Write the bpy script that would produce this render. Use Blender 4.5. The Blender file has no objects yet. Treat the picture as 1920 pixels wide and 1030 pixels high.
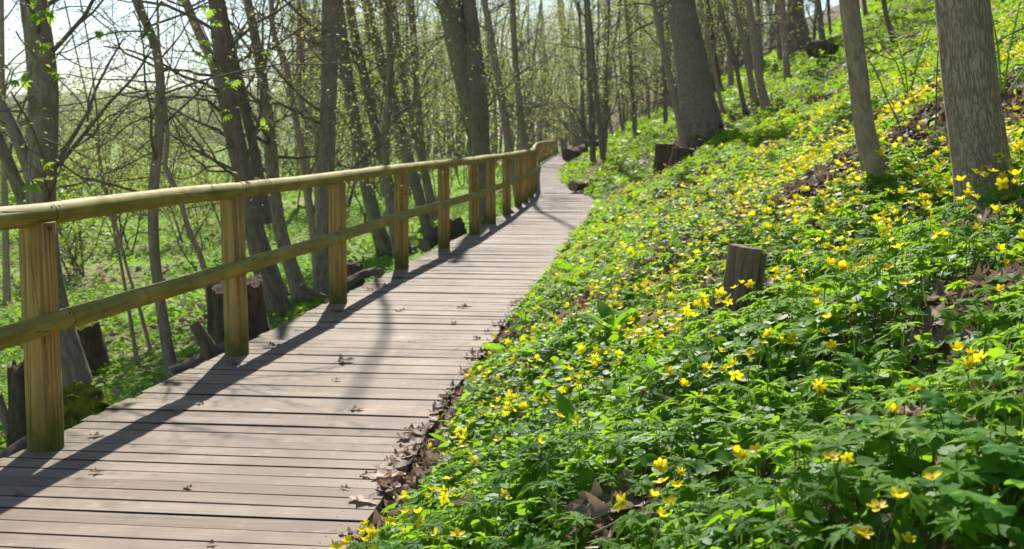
import bpy, math, random
import numpy as np
from mathutils import Vector, Matrix

# ------------------------------------------------------------------ camera, world, sun, exposure
S = bpy.context.scene
COL = S.collection
rng = np.random.default_rng(7)
random.seed(7)
PW, PH, FPX, HOR, CAMH = 1920.0, 1030.0, 2300.0, 255.0, 1.35
PITCH = math.atan((PH / 2 - HOR) / FPX)
cam_d = bpy.data.cameras.new("camera")
cam_d.sensor_width = 36.0
cam_d.lens = 36.0 * FPX / PW
cam_d.clip_start, cam_d.clip_end = 0.05, 3000.0
cam_d.dof.use_dof = True
cam_d.dof.focus_distance = 3.3
cam_d.dof.aperture_fstop = 8.5
cam = bpy.data.objects.new("camera", cam_d)
cam.location = (0, 0, CAMH)
cam.rotation_euler = (math.pi / 2 - PITCH, 0, 0)
COL.objects.link(cam)
S.camera = cam

SUN_EL = math.radians(37.0)
SUN_AZ = math.radians(-3.5)          # from +Y, clockwise
w = bpy.data.worlds.new("World")
S.world = w
w.use_nodes = True
_n = w.node_tree.nodes
_bg = _n["Background"]
_sky = _n.new("ShaderNodeTexSky")
_sky.sky_type = "NISHITA"
_sky.sun_disc = False
_sky.sun_elevation = SUN_EL
_sky.sun_rotation = SUN_AZ
_sky.dust_density = 0.2
_sky.ozone_density = 2.5
_sky.air_density = 1.0
_hs = _n.new("ShaderNodeHueSaturation")          # thin high haze: a paler sky than clear air gives
_hs.inputs["Saturation"].default_value = 0.85
w.node_tree.links.new(_sky.outputs[0], _hs.inputs["Color"])
w.node_tree.links.new(_hs.outputs[0], _bg.inputs[0])
_bg.inputs[1].default_value = 0.074
sl = bpy.data.lights.new("sun", "SUN")
sl.energy = 5.0
sl.angle = math.radians(0.55)
sl.color = (1.0, 0.95, 0.87)
so = bpy.data.objects.new("sun", sl)
_d = Vector((math.sin(SUN_AZ) * math.cos(SUN_EL), math.cos(SUN_AZ) * math.cos(SUN_EL), math.sin(SUN_EL)))
so.rotation_euler = (-_d).to_track_quat("-Z", "Y").to_euler()
so.location = (0, 30, 40)
COL.objects.link(so)
S.view_settings.view_transform = "Standard"
S.view_settings.look = "None"
S.view_settings.gamma = 1.0
S.view_settings.use_curve_mapping = False
S.view_settings.exposure = 0.92
S.cycles.max_bounces = 8
S.cycles.diffuse_bounces = 4
S.cycles.transmission_bounces = 5
S.cycles.sample_clamp_indirect = 6.0
S.cycles.use_denoising = True

_cp, _sp = math.cos(PITCH), math.sin(PITCH)


def ray(px, py):
    """direction of the photograph's pixel with unit depth along +Y"""
    u, v = (px - PW / 2) / FPX, (PH / 2 - py) / FPX
    y, z = _cp + v * _sp, -_sp + v * _cp
    return np.array([u / y, 1.0, z / y])


def at(px, py, Y):
    return np.array([0, 0, CAMH]) + ray(px, py) * Y


def pxw(wpx, Y):
    return wpx * Y / FPX


# ------------------------------------------------------------------ numpy noise and terrain
def vnoise(x, y, seed=0):
    x = np.asarray(x, float); y = np.asarray(y, float)
    xi, yi = np.floor(x).astype(np.int64), np.floor(y).astype(np.int64)
    fx, fy = x - xi, y - yi
    fx, fy = fx * fx * (3 - 2 * fx), fy * fy * (3 - 2 * fy)

    def h(a, b):
        n = (a * 374761393 + b * 668265263 + seed * 974711) & 0x7FFFFFFF
        n = ((n ^ (n >> 13)) * 1274126177) & 0x7FFFFFFF
        return ((n ^ (n >> 16)) & 0xFFFF) / 65535.0
    return (h(xi, yi) * (1 - fx) + h(xi + 1, yi) * fx) * (1 - fy) + (h(xi, yi + 1) * (1 - fx) + h(xi + 1, yi + 1) * fx) * fy


def fbm(x, y, seed=0, o=3):
    s, a = 0, 0.5
    for k in range(o):
        s = s + a * vnoise(np.asarray(x) * 2 ** k, np.asarray(y) * 2 ** k, seed + k)
        a *= 0.5
    return s / (1 - 0.5 ** o)


def smooth(t):
    t = np.clip(t, 0, 1)
    return t * t * (3 - 2 * t)


_LY = [-3, 2.9, 5.2, 7.48, 9.8, 12.1, 14.4, 16.6, 18.8, 21, 23.2, 25.2, 27, 31, 36, 45, 58, 75, 92, 130]
_LX = [-3.0, -2.33, -2.0, -1.69, -1.40, -1.10, -.83, -.56, -.30, -.07, .13, .30, .45, .56, .64, .85, 1.22, 2.2, 3.35, 6.0]
_RY = [-3, 2, 4.0, 5.2, 6.7, 8.75, 12.4, 15.9, 19, 22, 24.8, 27.5, 29, 33, 38, 46, 58, 75, 92, 130]
_RX = [-1.5, -.84, -.54, -.43, -.30, -.06, .35, .73, 1.1, 1.4, 1.70, 1.76, 1.6, 1.48, 1.50, 1.85, 2.6, 3.6, 4.8, 7.4]
_yy = np.arange(-3, 130.01, 0.25)


def _sm(a):
    k = np.array([1, 2, 3, 2, 1]) / 9.0
    return np.convolve(np.pad(a, 2, mode="edge"), k, "valid")


_lx = _sm(_sm(np.interp(_yy, _LY, _LX))); _rx = _sm(np.interp(_yy, _RY, _RX))


def post_line(y): return np.interp(y, _yy, _lx)
def xl(y): return np.interp(y, _yy, _lx) - 0.11
def xr(y): return np.interp(y, _yy, _rx)


def G(x, y):
    x = np.asarray(x, float); y = np.asarray(y, float)
    L, R = xl(y), xr(y)
    s, t = x - R, L - x
    und = (fbm(x * .55, y * .55, 3) - .5) * .5 + (fbm(x * 2.1, y * 2.1, 9) - .5) * .16
    sl_ = 0.50 * np.clip(s, 0, 45) + 0.18 * np.clip(s - 45, 0, 200)
    bank = -.11 + sl_ + und * np.clip(s * 1.1, 0, 1) * np.clip(1.4 - y / 80, .4, 1) + .07 * smooth(s / .25)
    lump = (fbm(x * .35, y * .35, 21) - .5) * .5
    mead = -.42 - .45 * smooth(t / 6) + lump * smooth(t / 2.5) + (fbm(x * 2, y * 2, 5) - .5) * .10
    f = np.clip((x - L) / np.maximum(R - L, .1), 0, 1)
    mid = -.42 + .31 * smooth(f)
    return np.where(s > 0, bank, np.where(t > 0, mead, mid))


def Gn(x, y, e=.08):
    gx = (G(x + e, y) - G(x - e, y)) / (2 * e); gy = (G(x, y + e) - G(x, y - e)) / (2 * e)
    n = np.stack([-gx, -gy, np.ones_like(gx)], -1)
    return n / np.linalg.norm(n, axis=-1, keepdims=True)


_ys = np.concatenate([np.arange(1.6, 30, .02), np.arange(30, 250, .15)])


def hit(px, py, lift=0.0):
    """where the pixel's ray first meets the terrain (raised by lift)"""
    d = ray(px, py)
    P = np.array([0, 0, CAMH]) + _ys[:, None] * d
    below = P[:, 2] <= G(P[:, 0], P[:, 1]) + lift
    i = int(np.argmax(below)) if below.any() else len(_ys) - 1
    p = P[i].copy()
    return p


def hit_deck(px, py, z=0.0):
    d = ray(px, py)
    k = (z - CAMH) / d[2]
    return np.array([0, 0, CAMH]) + d * k


# ------------------------------------------------------------------ mesh helpers
def link(name, data, parent=None):
    o = bpy.data.objects.new(name, data)
    COL.objects.link(o)
    if parent is not None:
        o.parent = parent
    return o


def tag(o, label=None, cat=None, group=None, kind=None):
    if label: o["label"] = label
    if cat: o["category"] = cat
    if group: o["group"] = group
    if kind: o["kind"] = kind
    return o


def empty(name, loc=(0, 0, 0), label=None, cat=None, group=None):
    o = bpy.data.objects.new(name, None)
    o.empty_display_size = .1
    o.location = loc
    COL.objects.link(o)
    return tag(o, label, cat, group)


def mesh_from(name, V, F, mats, attrs=None, smooth_=True, midx=None):
    """F: list of (n,k) integer arrays (k = 3 or 4)"""
    me = bpy.data.meshes.new(name)
    V = np.ascontiguousarray(V, np.float32)
    F = [np.asarray(f, np.int32) for f in F if len(f)]
    me.vertices.add(len(V))
    me.vertices.foreach_set("co", V.ravel())
    tot = np.concatenate([np.full(len(f), f.shape[1], np.int32) for f in F])
    lv = np.concatenate([f.ravel() for f in F])
    st = np.concatenate([[0], np.cumsum(tot)[:-1]]).astype(np.int32)
    me.loops.add(len(lv))
    me.loops.foreach_set("vertex_index", lv)
    me.polygons.add(len(tot))
    me.polygons.foreach_set("loop_start", st)
    me.polygons.foreach_set("loop_total", tot)
    me.polygons.foreach_set("use_smooth", np.full(len(tot), bool(smooth_)))
    for m in (mats if isinstance(mats, (list, tuple)) else [mats]):
        me.materials.append(m)
    if midx is not None:
        me.polygons.foreach_set("material_index", np.asarray(midx, np.int32))
    for k, a in (attrs or {}).items():
        a = np.ascontiguousarray(a, np.float32)
        if a.ndim == 1:
            me.attributes.new(k, "FLOAT", "POINT").data.foreach_set("value", a)
        else:
            me.attributes.new(k, "FLOAT_VECTOR", "POINT").data.foreach_set("vector", a.ravel())
    me.update(calc_edges=True)
    me.validate()
    return me


class Buf:
    """collects pieces of one mesh"""

    def __init__(self):
        self.V, self.Q, self.T, self.A, self.n = [], [], [], [], 0

    def add(self, V, Q=None, T=None, A=None):
        V = np.asarray(V, float)
        self.V.append(V)
        if Q is not None and len(Q): self.Q.append(np.asarray(Q) + self.n)
        if T is not None and len(T): self.T.append(np.asarray(T) + self.n)
        self.A.append(np.zeros((len(V), 3)) if A is None else A)
        self.n += len(V)

    def tube(self, P, r, k=6, cap=False, wob=0.0, seed=0, a0=0.0):
        P = np.asarray(P, float); r = np.broadcast_to(np.asarray(r, float), (len(P),))
        T = np.gradient(P, axis=0)
        T /= np.maximum(np.linalg.norm(T, axis=1, keepdims=True), 1e-9)
        ref = np.array([1.0, 0, 0]) if abs(T[0][0]) < .9 else np.array([0, 1.0, 0])
        U = np.cross(T, ref); U /= np.maximum(np.linalg.norm(U, axis=1, keepdims=True), 1e-9)
        W = np.cross(T, U)
        a = np.arange(k) / k * 2 * math.pi
        rr = np.repeat(r[:, None], k, 1)
        s = np.concatenate([[0], np.cumsum(np.linalg.norm(np.diff(P, axis=0), axis=1))]) + a0
        if wob:
            q = seed * 7.3
            rr = rr * (1 + wob * (2 * fbm(np.cos(a)[None] * 1.3 + q + 20, np.sin(a)[None] * 1.3 + s[:, None] * 1.1 + q + 20, 31) - 1)
                       + wob * .6 * (2 * fbm(np.cos(a)[None] * 3 + q + 40, np.sin(a)[None] * 3 + s[:, None] * 5 + q + 40, 33) - 1))
        V = P[:, None] + rr[..., None] * (np.cos(a)[None, :, None] * U[:, None] + np.sin(a)[None, :, None] * W[:, None])
        n = len(P)
        i = np.arange(n - 1)[:, None] * k; j = np.arange(k)[None]; j2 = (j + 1) % k
        Q = np.stack([i + j, i + j2, i + k + j2, i + k + j], -1).reshape(-1, 4)
        A = np.stack([np.cos(a)[None] * r[:, None] + 0 * s[:, None], np.sin(a)[None] * r[:, None] + 0 * s[:, None], s[:, None] + 0 * a[None]], -1).reshape(-1, 3)
        V = V.reshape(-1, 3)
        Tt = None
        if cap:
            m = n * k                                  # the cut ends get rims of their own so that they stay crisp
            A = np.vstack([A, A[:k], A[m - k:m], [[0, 0, s[0]]], [[0, 0, s[-1]]]])
            V = np.vstack([V, V[:k], V[m - k:m], P[:1], P[-1:]])
            c0, c1 = m + 2 * k, m + 2 * k + 1
            jj = np.arange(k)
            Tt = np.vstack([np.stack([np.full(k, c0), m + (jj + 1) % k, m + jj], -1), np.stack([np.full(k, c1), m + k + jj, m + k + (jj + 1) % k], -1)])
        self.add(V, Q, Tt, A)

    def build(self, name, mat, parent=None, smooth_=True, attr="bk"):
        V = np.vstack(self.V)
        F = []
        if self.Q: F.append(np.vstack(self.Q))
        if self.T: F.append(np.vstack(self.T))
        me = mesh_from(name, V, F, mat, {attr: np.vstack(self.A)}, smooth_)
        return link(name, me, parent)


def frames(nrm, head):
    """rotation matrices whose z is nrm and whose x points along heading angle"""
    n = nrm / np.linalg.norm(nrm, axis=1, keepdims=True)
    h = np.stack([np.cos(head), np.sin(head), np.zeros_like(head)], -1)
    x = h - n * (h * n).sum(1, keepdims=True)
    x /= np.maximum(np.linalg.norm(x, axis=1, keepdims=True), 1e-6)
    y = np.cross(n, x)
    return np.stack([x, y, n], -1)


def scatter(pv, pfs, pos, R, sc):
    pv = np.asarray(pv, float)
    sc = np.asarray(sc, float)
    sc = sc[:, None, None] if sc.ndim == 1 else sc[:, None, :]
    V = np.einsum("nij,nmj->nmi", R, pv[None] * sc) + pos[:, None]
    off = np.arange(len(pos))[:, None, None] * len(pv)
    return V.reshape(-1, 3), [(np.asarray(f)[None] + off).reshape(-1, np.asarray(f).shape[1]) for f in pfs]


def leaf_object(name, chunks, mat, parent=None):
    """chunks: list of (proto_v, proto_faces, pos, R, sc, tint)"""
    V, Fs, T, n = [], {}, [], 0
    for pv, pfs, pos, R, sc, tint in chunks:
        if not len(pos): continue
        v, f = scatter(pv, pfs, pos, R, sc)
        for q in f:
            Fs.setdefault(q.shape[1], []).append(q + n)
        V.append(v); T.append(np.repeat(tint, len(pv))); n += len(v)
    me = mesh_from(name, np.vstack(V), [np.vstack(x) for x in Fs.values()], mat, {"tint": np.concatenate(T)}, True)
    return link(name, me, parent)


def tilt_normals(base, amt, r):
    v = base + r.normal(0, amt, base.shape)
    v[:, 2] = np.abs(v[:, 2]) * .9 + .05
    return v / np.linalg.norm(v, axis=1, keepdims=True)


# ------------------------------------------------------------------ materials
class NB:
    def __init__(self, name):
        self.m = bpy.data.materials.new(name)
        self.m.use_nodes = True
        self.t = self.m.node_tree
        self.t.nodes.clear()
        self.out = self.t.nodes.new("ShaderNodeOutputMaterial")

    def n(self, ty, ins=None, **pr):
        x = self.t.nodes.new(ty)
        for k, v in pr.items(): setattr(x, k, v)
        for k, v in (ins or {}).items(): self.s(x.inputs[k], v)
        return x

    def s(self, sock, v):
        if isinstance(v, bpy.types.NodeSocket): self.t.links.new(v, sock)
        elif isinstance(v, bpy.types.Node): self.t.links.new(v.outputs[0], sock)
        else:
            if isinstance(v, tuple) and len(v) == 3 and sock.type == "RGBA": v = (*v, 1)
            sock.default_value = v

    def attr(self, name): return self.n("ShaderNodeAttribute", attribute_name=name)
    def geo(self): return self.n("ShaderNodeNewGeometry").outputs["Position"]

    def map(self, vec, scale): return self.n("ShaderNodeMapping", {"Vector": vec, "Scale": scale}).outputs[0]

    def noise(self, vec, scale=5, detail=4, rough=.55, dist=0.0):
        return self.n("ShaderNodeTexNoise", {"Vector": vec, "Scale": scale, "Detail": detail, "Roughness": rough, "Distortion": dist}).outputs[0]

    def ramp(self, fac, stops):
        r = self.n("ShaderNodeValToRGB", {"Fac": fac})
        e = r.color_ramp.elements
        while len(e) < len(stops): e.new(.5)
        for x, (p, c) in zip(e, stops):
            x.position = p
            x.color = (*c, 1) if isinstance(c, tuple) else (c, c, c, 1)
        return r.outputs[0]

    def mix(self, f, a, b, bl="MIX"):
        x = self.n("ShaderNodeMix", data_type="RGBA", blend_type=bl)
        self.s(x.inputs[0], f); self.s(x.inputs[6], a); self.s(x.inputs[7], b)
        return x.outputs[2]

    def math(self, op, a, b=0.0, clamp=False):
        x = self.n("ShaderNodeMath", operation=op, use_clamp=clamp)
        self.s(x.inputs[0], a); self.s(x.inputs[1], b)
        return x.outputs[0]

    def sep(self, v): return self.n("ShaderNodeSeparateXYZ", {"Vector": v}).outputs

    def pbr(self, col, rough=.8, bump=None, bstr=.5, bdist=.01, spec=.3):
        p = self.n("ShaderNodeBsdfPrincipled", {"Base Color": col, "Roughness": rough, "Specular IOR Level": spec})
        if bump is not None:
            b = self.n("ShaderNodeBump", {"Height": bump, "Strength": bstr, "Distance": bdist})
            self.s(p.inputs["Normal"], b)
        return p.outputs[0]

    def done(self, sh):
        self.s(self.out.inputs[0], sh)
        return self.m


def leaf_mat(name, stops, trans, tmix=.42, rough=.38, spec=.5, blot=.35):
    b = NB(name)
    t = b.attr("tint").outputs["Fac"]
    nz = b.noise(b.geo(), 9, 2)
    f = b.math("ADD", t, b.math("MULTIPLY", b.math("SUBTRACT", nz, .5), blot), True)
    c = b.ramp(f, stops)
    tc = b.mix(.72, c, trans)
    p = b.pbr(c, rough, None, spec=spec)
    tr = b.n("ShaderNodeBsdfTranslucent", {"Color": tc})
    return b.done(b.n("ShaderNodeMixShader", {0: tmix, 1: p, 2: tr}).outputs[0])


def bark_mat(name, dark, light, s=1.0, stretch=.22, bstr=.7, bdist=.012, moss=0.0, furrow=0.0):
    b = NB(name)
    v = b.attr("bk").outputs["Vector"]
    n1 = b.noise(b.map(v, (28 * s, 28 * s, 28 * s * stretch)), 1, 6, .62, .6)
    n2 = b.noise(b.map(v, (5, 5, 1.6)), 1, 4)
    n3 = b.noise(b.map(v, (1.2, 1.2, 11)), 1, 3, .6, .3)
    h = n1
    if furrow:
        def ridge(sc, dist):
            q = b.noise(b.map(v, sc), 1, 2, .5, dist)
            return b.math("MINIMUM", b.math("MULTIPLY", b.math("ABSOLUTE", b.math("SUBTRACT", q, .5)), 15.0), 1.0)
        h = b.math("ADD", b.math("MULTIPLY", b.math("MINIMUM", ridge((46 * s, 46 * s, 10 * s), .5), ridge((70 * s, 70 * s, 13 * s), .8)), .62), b.math("MULTIPLY", n1, .5))
    c = b.ramp(h if not furrow else b.math("MULTIPLY", h, .85), [(.28, dark), (.62, light)])
    c = b.mix(b.math("MULTIPLY", b.ramp(n2, [(.4, 0.0), (.65, 1.0)]), .45), c, tuple(x * .6 + .02 for x in light))
    c = b.mix(b.math("MULTIPLY", b.ramp(n3, [(.52, 0.0), (.68, 1.0)]), .5), c, tuple(0.75 * x + .25 * y for x, y in zip(dark, (light[0], light[1] * .8, light[2] * .6))))
    if moss:
        z = b.sep(v)[2]
        mn = b.noise(b.map(v, (9, 9, 5)), 1, 5)
        zf = b.math("SUBTRACT", 1.0, b.math("DIVIDE", z, 1.1), True)
        mf = b.ramp(b.math("ADD", b.math("MULTIPLY", zf, .4 * moss), b.math("MULTIPLY", mn, .75)), [(.56, 0.0), (.68, 1.0)])
        c = b.mix(mf, c, (.075, .10, .018))
    return b.done(b.pbr(c, .92, h, bstr, bdist, .15))


M = {}
M["bark_grey"] = bark_mat("bark_grey", (.125, .10, .075), (.34, .28, .215), 1.0, .3, .6, .006)
M["bark_brown"] = bark_mat("bark_brown", (.095, .072, .052), (.27, .215, .16), 1.0, .22, .8, .008)
M["bark_moss"] = bark_mat("bark_moss", (.10, .086, .06), (.26, .23, .17), .9, .22, .8, .01, moss=1.0)
M["bark_beech"] = bark_mat("bark_beech", (.14, .115, .082), (.30, .255, .185), .8, .7, .35, .006, moss=.75)
M["bark_furrow"] = bark_mat("bark_furrow", (.21, .155, .11), (.44, .355, .27), 1.0, .16, .8, .005, furrow=1.0)
M["bark_thin"] = bark_mat("bark_thin", (.18, .13, .09), (.42, .33, .245), 1.3, .4, .8, .005)
M["bark_rot"] = bark_mat("bark_rot", (.035, .022, .014), (.17, .12, .085), .8, .3, 1.0, .03, moss=.55)
M["bark_log"] = bark_mat("bark_log", (.07, .05, .038), (.26, .205, .165), .8, .16, 1.0, .03, moss=.15)
M["dead_stump"] = bark_mat("dead_stump", (.09, .06, .042), (.36, .265, .19), 1.2, .12, 1.0, .02)
M["twig"] = bark_mat("twig", (.09, .068, .052), (.23, .18, .14), 1.0, .3, .3, .003)


def moss_mat():
    b = NB("moss")
    g = b.geo()
    n = b.noise(g, 16, 6, .7)
    c = b.ramp(n, [(.3, (.03, .022, .012)), (.43, (.10, .13, .018)), (.65, (.34, .40, .05))])
    return b.done(b.pbr(c, .95, b.noise(g, 90, 5, .7), 1.0, .02, .1))


M["moss"] = moss_mat()


def cut_mat():
    b = NB("cut_wood")
    v = b.n("ShaderNodeTexCoord").outputs["Object"]
    n = b.noise(b.map(v, (14, 14, 14)), 1, 5, .6, .8)
    c = b.ramp(n, [(.3, (.13, .085, .055)), (.7, (.40, .31, .22))])
    return b.done(b.pbr(c, .85, n, .5, .01, .15))


M["cut"] = cut_mat()


def post_mat():
    b = NB("post_wood")
    v = b.attr("bk").outputs["Vector"]
    oi = b.n("ShaderNodeObjectInfo").outputs["Random"]
    vv = b.n("ShaderNodeVectorMath", {0: v, 1: b.n("ShaderNodeCombineXYZ", {0: b.math("MULTIPLY", oi, 3.0), 1: b.math("MULTIPLY", oi, 7.0), 2: b.math("MULTIPLY", oi, 11.0)}).outputs[0]}, operation="ADD").outputs[0]
    warp = b.noise(b.map(vv, (5, 5, 1.7)), 1, 2, .5)
    wav = b.n("ShaderNodeTexWave", {"Vector": b.map(vv, (1, 1, .04)), "Scale": 17.0, "Distortion": b.math("MULTIPLY", warp, 16.0), "Detail": 2.0, "Detail Scale": .7}).outputs["Fac"]
    fine = b.noise(b.map(vv, (90, 90, 3.5)), 1, 4)
    c = b.ramp(wav, [(.08, (.25, .135, .032)), (.5, (.45, .275, .085)), (.95, (.57, .39, .15))])
    c = b.mix(.42, c, b.ramp(fine, [(.3, (.24, .13, .035)), (.7, (.60, .42, .17))]))
    z = b.sep(v)[2]
    # drying cracks
    cr = b.n("ShaderNodeTexVoronoi", {"Vector": b.map(vv, (16, 16, .9)), "Scale": 1.0}, feature="DISTANCE_TO_EDGE").outputs["Distance"]
    crk = b.ramp(cr, [(.0, 1.0), (.013, 0.0)])
    c = b.mix(b.math("MULTIPLY", crk, .85), c, (.035, .02, .01))
    gn = b.noise(b.map(v, (13, 13, 4)), 1, 5, .6)
    low = b.math("SUBTRACT", 1.0, b.math("DIVIDE", z, .42), True)
    gf = b.ramp(b.math("ADD", b.math("MULTIPLY", low, .55), b.math("MULTIPLY", gn, .6)), [(.42, 0.0), (.75, 1.0)])
    c = b.mix(b.math("MULTIPLY", gf, .88), c, (.085, .10, .018))
    top = b.math("DIVIDE", b.math("SUBTRACT", z, .62), .4, True)
    gt = b.ramp(b.math("ADD", b.math("MULTIPLY", top, .3), b.math("MULTIPLY", gn, .6)), [(.44, 0.0), (.7, 1.0)])
    c = b.mix(b.math("MULTIPLY", gt, .6), c, (.10, .10, .022))
    h = b.math("SUBTRACT", b.math("MULTIPLY", wav, .25), crk)
    return b.done(b.pbr(c, .78, h, .6, .004, .25))


def rail_mat():
    b = NB("rail_wood")
    v = b.attr("bk").outputs["Vector"]
    oi = b.n("ShaderNodeObjectInfo").outputs["Random"]
    vv = b.n("ShaderNodeVectorMath", {0: v, 1: b.n("ShaderNodeCombineXYZ", {0: b.math("MULTIPLY", oi, 5.0), 1: 0.0, 2: b.math("MULTIPLY", oi, 13.0)}).outputs[0]}, operation="ADD").outputs[0]
    n1 = b.noise(b.map(vv, (30, 30, 2.2)), 1, 5, .6, .4)
    n2 = b.noise(b.map(vv, (7, 7, 3)), 1, 5, .6)
    n3 = b.noise(b.map(vv, (120, 120, 9)), 1, 3)
    c = b.ramp(n2, [(.3, (.20, .185, .014)), (.5, (.31, .265, .026)), (.72, (.44, .345, .07))])
    c = b.mix(b.math("MULTIPLY", b.ramp(n1, [(.35, 1.0), (.55, 0.0)]), .55), c, (.10, .09, .016))
    c = b.mix(b.math("MULTIPLY", b.ramp(n3, [(.5, 0.0), (.75, 1.0)]), .35), c, (.38, .31, .14))
    z = b.sep(vv)[2]
    kn = b.n("ShaderNodeTexWave", {"Vector": b.n("ShaderNodeCombineXYZ", {0: b.math("ADD", z, b.math("MULTIPLY", n2, .12)), 1: 0.0, 2: 0.0}).outputs[0], "Scale": .62, "Distortion": 0.0}).outputs["Fac"]
    kr = b.ramp(kn, [(.97, 0.0), (.995, 1.0)])
    c = b.mix(b.math("MULTIPLY", b.math("MULTIPLY", kr, n2), .5), c, (.075, .058, .018))
    cn = b.math("ABSOLUTE", b.math("SUBTRACT", b.noise(b.map(vv, (13, 13, .45)), 1, 2, .4), .5))
    crk = b.math("MULTIPLY", b.ramp(cn, [(.0, 1.0), (.007, 0.0)]), b.ramp(n2, [(.42, 0.0), (.56, 1.0)]))
    c = b.mix(b.math("MULTIPLY", crk, .75), c, (.03, .026, .01))
    return b.done(b.pbr(c, .72, b.math("SUBTRACT", b.math("MULTIPLY", n1, .3), crk), .6, .004, .3))


def deck_mat():
    b = NB("deck_planks")
    v = b.attr("bk").outputs["Vector"]       # along, across, random
    x, y, r = b.sep(v)[0], b.sep(v)[1], b.sep(v)[2]
    off = b.n("ShaderNodeCombineXYZ", {0: b.math("ADD", x, b.math("MULTIPLY", r, 37.0)), 1: b.math("ADD", y, b.math("MULTIPLY", r, 11.0)), 2: b.math("MULTIPLY", r, 5.0)}).outputs[0]
    g1 = b.noise(b.map(off, (2.2, 60, 1)), 1, 6, .62, .5)
    g2 = b.noise(b.map(off, (8, 220, 1)), 1, 4, .6)
    blot = b.noise(b.geo(), 2.6, 5, .6)
    base = b.ramp(r, [(0, (.15, .115, .085)), (.2, (.27, .20, .135)), (.4, (.26, .225, .185)), (.6, (.36, .28, .205)), (.8, (.33, .285, .235)), (1, (.19, .15, .115))])
    c = b.mix(.5, base, b.ramp(g1, [(.25, (.10, .068, .048)), (.5, (.25, .19, .14)), (.75, (.40, .33, .265))]))
    c = b.mix(b.math("MULTIPLY", b.ramp(g2, [(.25, 1.0), (.45, 0.0)]), .5), c, (.13, .09, .062))
    c = b.mix(b.math("MULTIPLY", b.ramp(blot, [(.38, 1.0), (.6, 0.0)]), .6), c, (.155, .115, .085))
    bl2 = b.noise(b.map(b.geo(), (1.2, .5, 1)), 1, 4, .65)
    c = b.mix(b.math("MULTIPLY", b.ramp(bl2, [(.45, 0.0), (.62, 1.0)]), .45), c, (.16, .118, .09))
    lt = b.noise(b.geo(), 7.0, 6, .7)
    c = b.mix(b.math("MULTIPLY", b.ramp(lt, [(.60, 0.0), (.72, 1.0)]), .45), c, (.52, .48, .44))
    # algae on the ends by the railing
    e = b.attr("edge").outputs["Fac"]
    an = b.noise(b.geo(), 9, 5, .6)
    ef = b.ramp(b.math("ADD", b.math("MULTIPLY", e, .55), b.math("MULTIPLY", an, .55)), [(.55, 0.0), (.85, 1.0)])
    c = b.mix(b.math("MULTIPLY", ef, .6), c, (.15, .135, .045))
    # knots and old nail holes
    vo = b.n("ShaderNodeTexVoronoi", {"Vector": b.map(off, (3.2, 9, 1)), "Scale": 1.0}).outputs["Distance"]
    kf = b.ramp(vo, [(.05, 1.0), (.085, 0.0)])
    c = b.mix(b.math("MULTIPLY", kf, .75), c, (.06, .038, .026))
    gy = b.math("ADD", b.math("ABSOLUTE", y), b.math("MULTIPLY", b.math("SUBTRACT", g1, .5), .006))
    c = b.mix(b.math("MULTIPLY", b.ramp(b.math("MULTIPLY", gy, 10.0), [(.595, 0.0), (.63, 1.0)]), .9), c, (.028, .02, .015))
    ck = b.n("ShaderNodeTexVoronoi", {"Vector": b.map(off, (.9, 34, 1)), "Scale": 1.0}, feature="DISTANCE_TO_EDGE").outputs["Distance"]
    ckf = b.math("MULTIPLY", b.ramp(ck, [(.0, 1.0), (.012, 0.0)]), b.ramp(blot, [(.5, 0.0), (.6, 1.0)]))
    c = b.mix(b.math("MULTIPLY", ckf, .8), c, (.03, .02, .015))
    # nail heads, two at each end of a plank
    en = b.sep(b.attr("ends").outputs["Vector"])
    dx = b.math("ABSOLUTE", b.math("SUBTRACT", b.math("MINIMUM", en[0], en[1]), b.math("ADD", .09, b.math("MULTIPLY", r, .03))))
    dy = b.math("ABSOLUTE", b.math("SUBTRACT", b.math("ABSOLUTE", y), .034))
    dd = b.math("SQRT", b.math("ADD", b.math("MULTIPLY", dx, dx), b.math("MULTIPLY", dy, dy)))
    c = b.mix(b.math("MULTIPLY", b.math("LESS_THAN", dd, .0052), .85), c, (.03, .02, .016))
    h = b.math("ADD", b.math("MULTIPLY", g1, .6), b.math("MULTIPLY", g2, .5))
    return b.done(b.pbr(c, .8, h, .3, .003, .2))


def plain_wood(name, c0, c1):
    b = NB(name)
    g = b.geo()
    n = b.noise(g, 14, 5, .6)
    return b.done(b.pbr(b.ramp(n, [(.3, c0), (.7, c1)]), .85, n, .4, .006, .2))


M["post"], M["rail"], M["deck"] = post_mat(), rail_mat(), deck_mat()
M["beam"] = plain_wood("beam_wood", (.05, .036, .025), (.13, .095, .068))
M["nail"] = plain_wood("nail_rust", (.03, .018, .012), (.07, .045, .03))


def ground_mat():
    b = NB("ground_soil")
    g = b.geo()
    zn = b.attr("zone").outputs["Fac"]
    n1, n2, n3 = b.noise(g, 1.1, 5, .6), b.noise(g, 14, 6, .65), b.noise(g, 45, 4, .6)
    litter = b.ramp(n2, [(.25, (.035, .022, .014)), (.45, (.11, .072, .048)), (.62, (.20, .14, .10)), (.8, (.30, .235, .18))])
    bankc = b.mix(b.math("MULTIPLY", b.ramp(n1, [(.4, 0.0), (.6, 1.0)]), .5), litter, (.05, .075, .02))
    gm = b.ramp(n2, [(.25, (.09, .17, .02)), (.6, (.19, .33, .04)), (.8, (.28, .38, .07))])
    n4 = b.noise(b.map(g, (.22, .35, 1)), 1, 4, .6)
    gm = b.mix(b.math("MULTIPLY", b.ramp(n4, [(.50, 0.0), (.62, 1.0)]), .75), gm, b.ramp(n3, [(.3, (.20, .15, .09)), (.7, (.40, .33, .21))]))
    c = b.mix(zn, gm, bankc)
    return b.done(b.pbr(c, .95, n2, .8, .04, .1))


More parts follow.
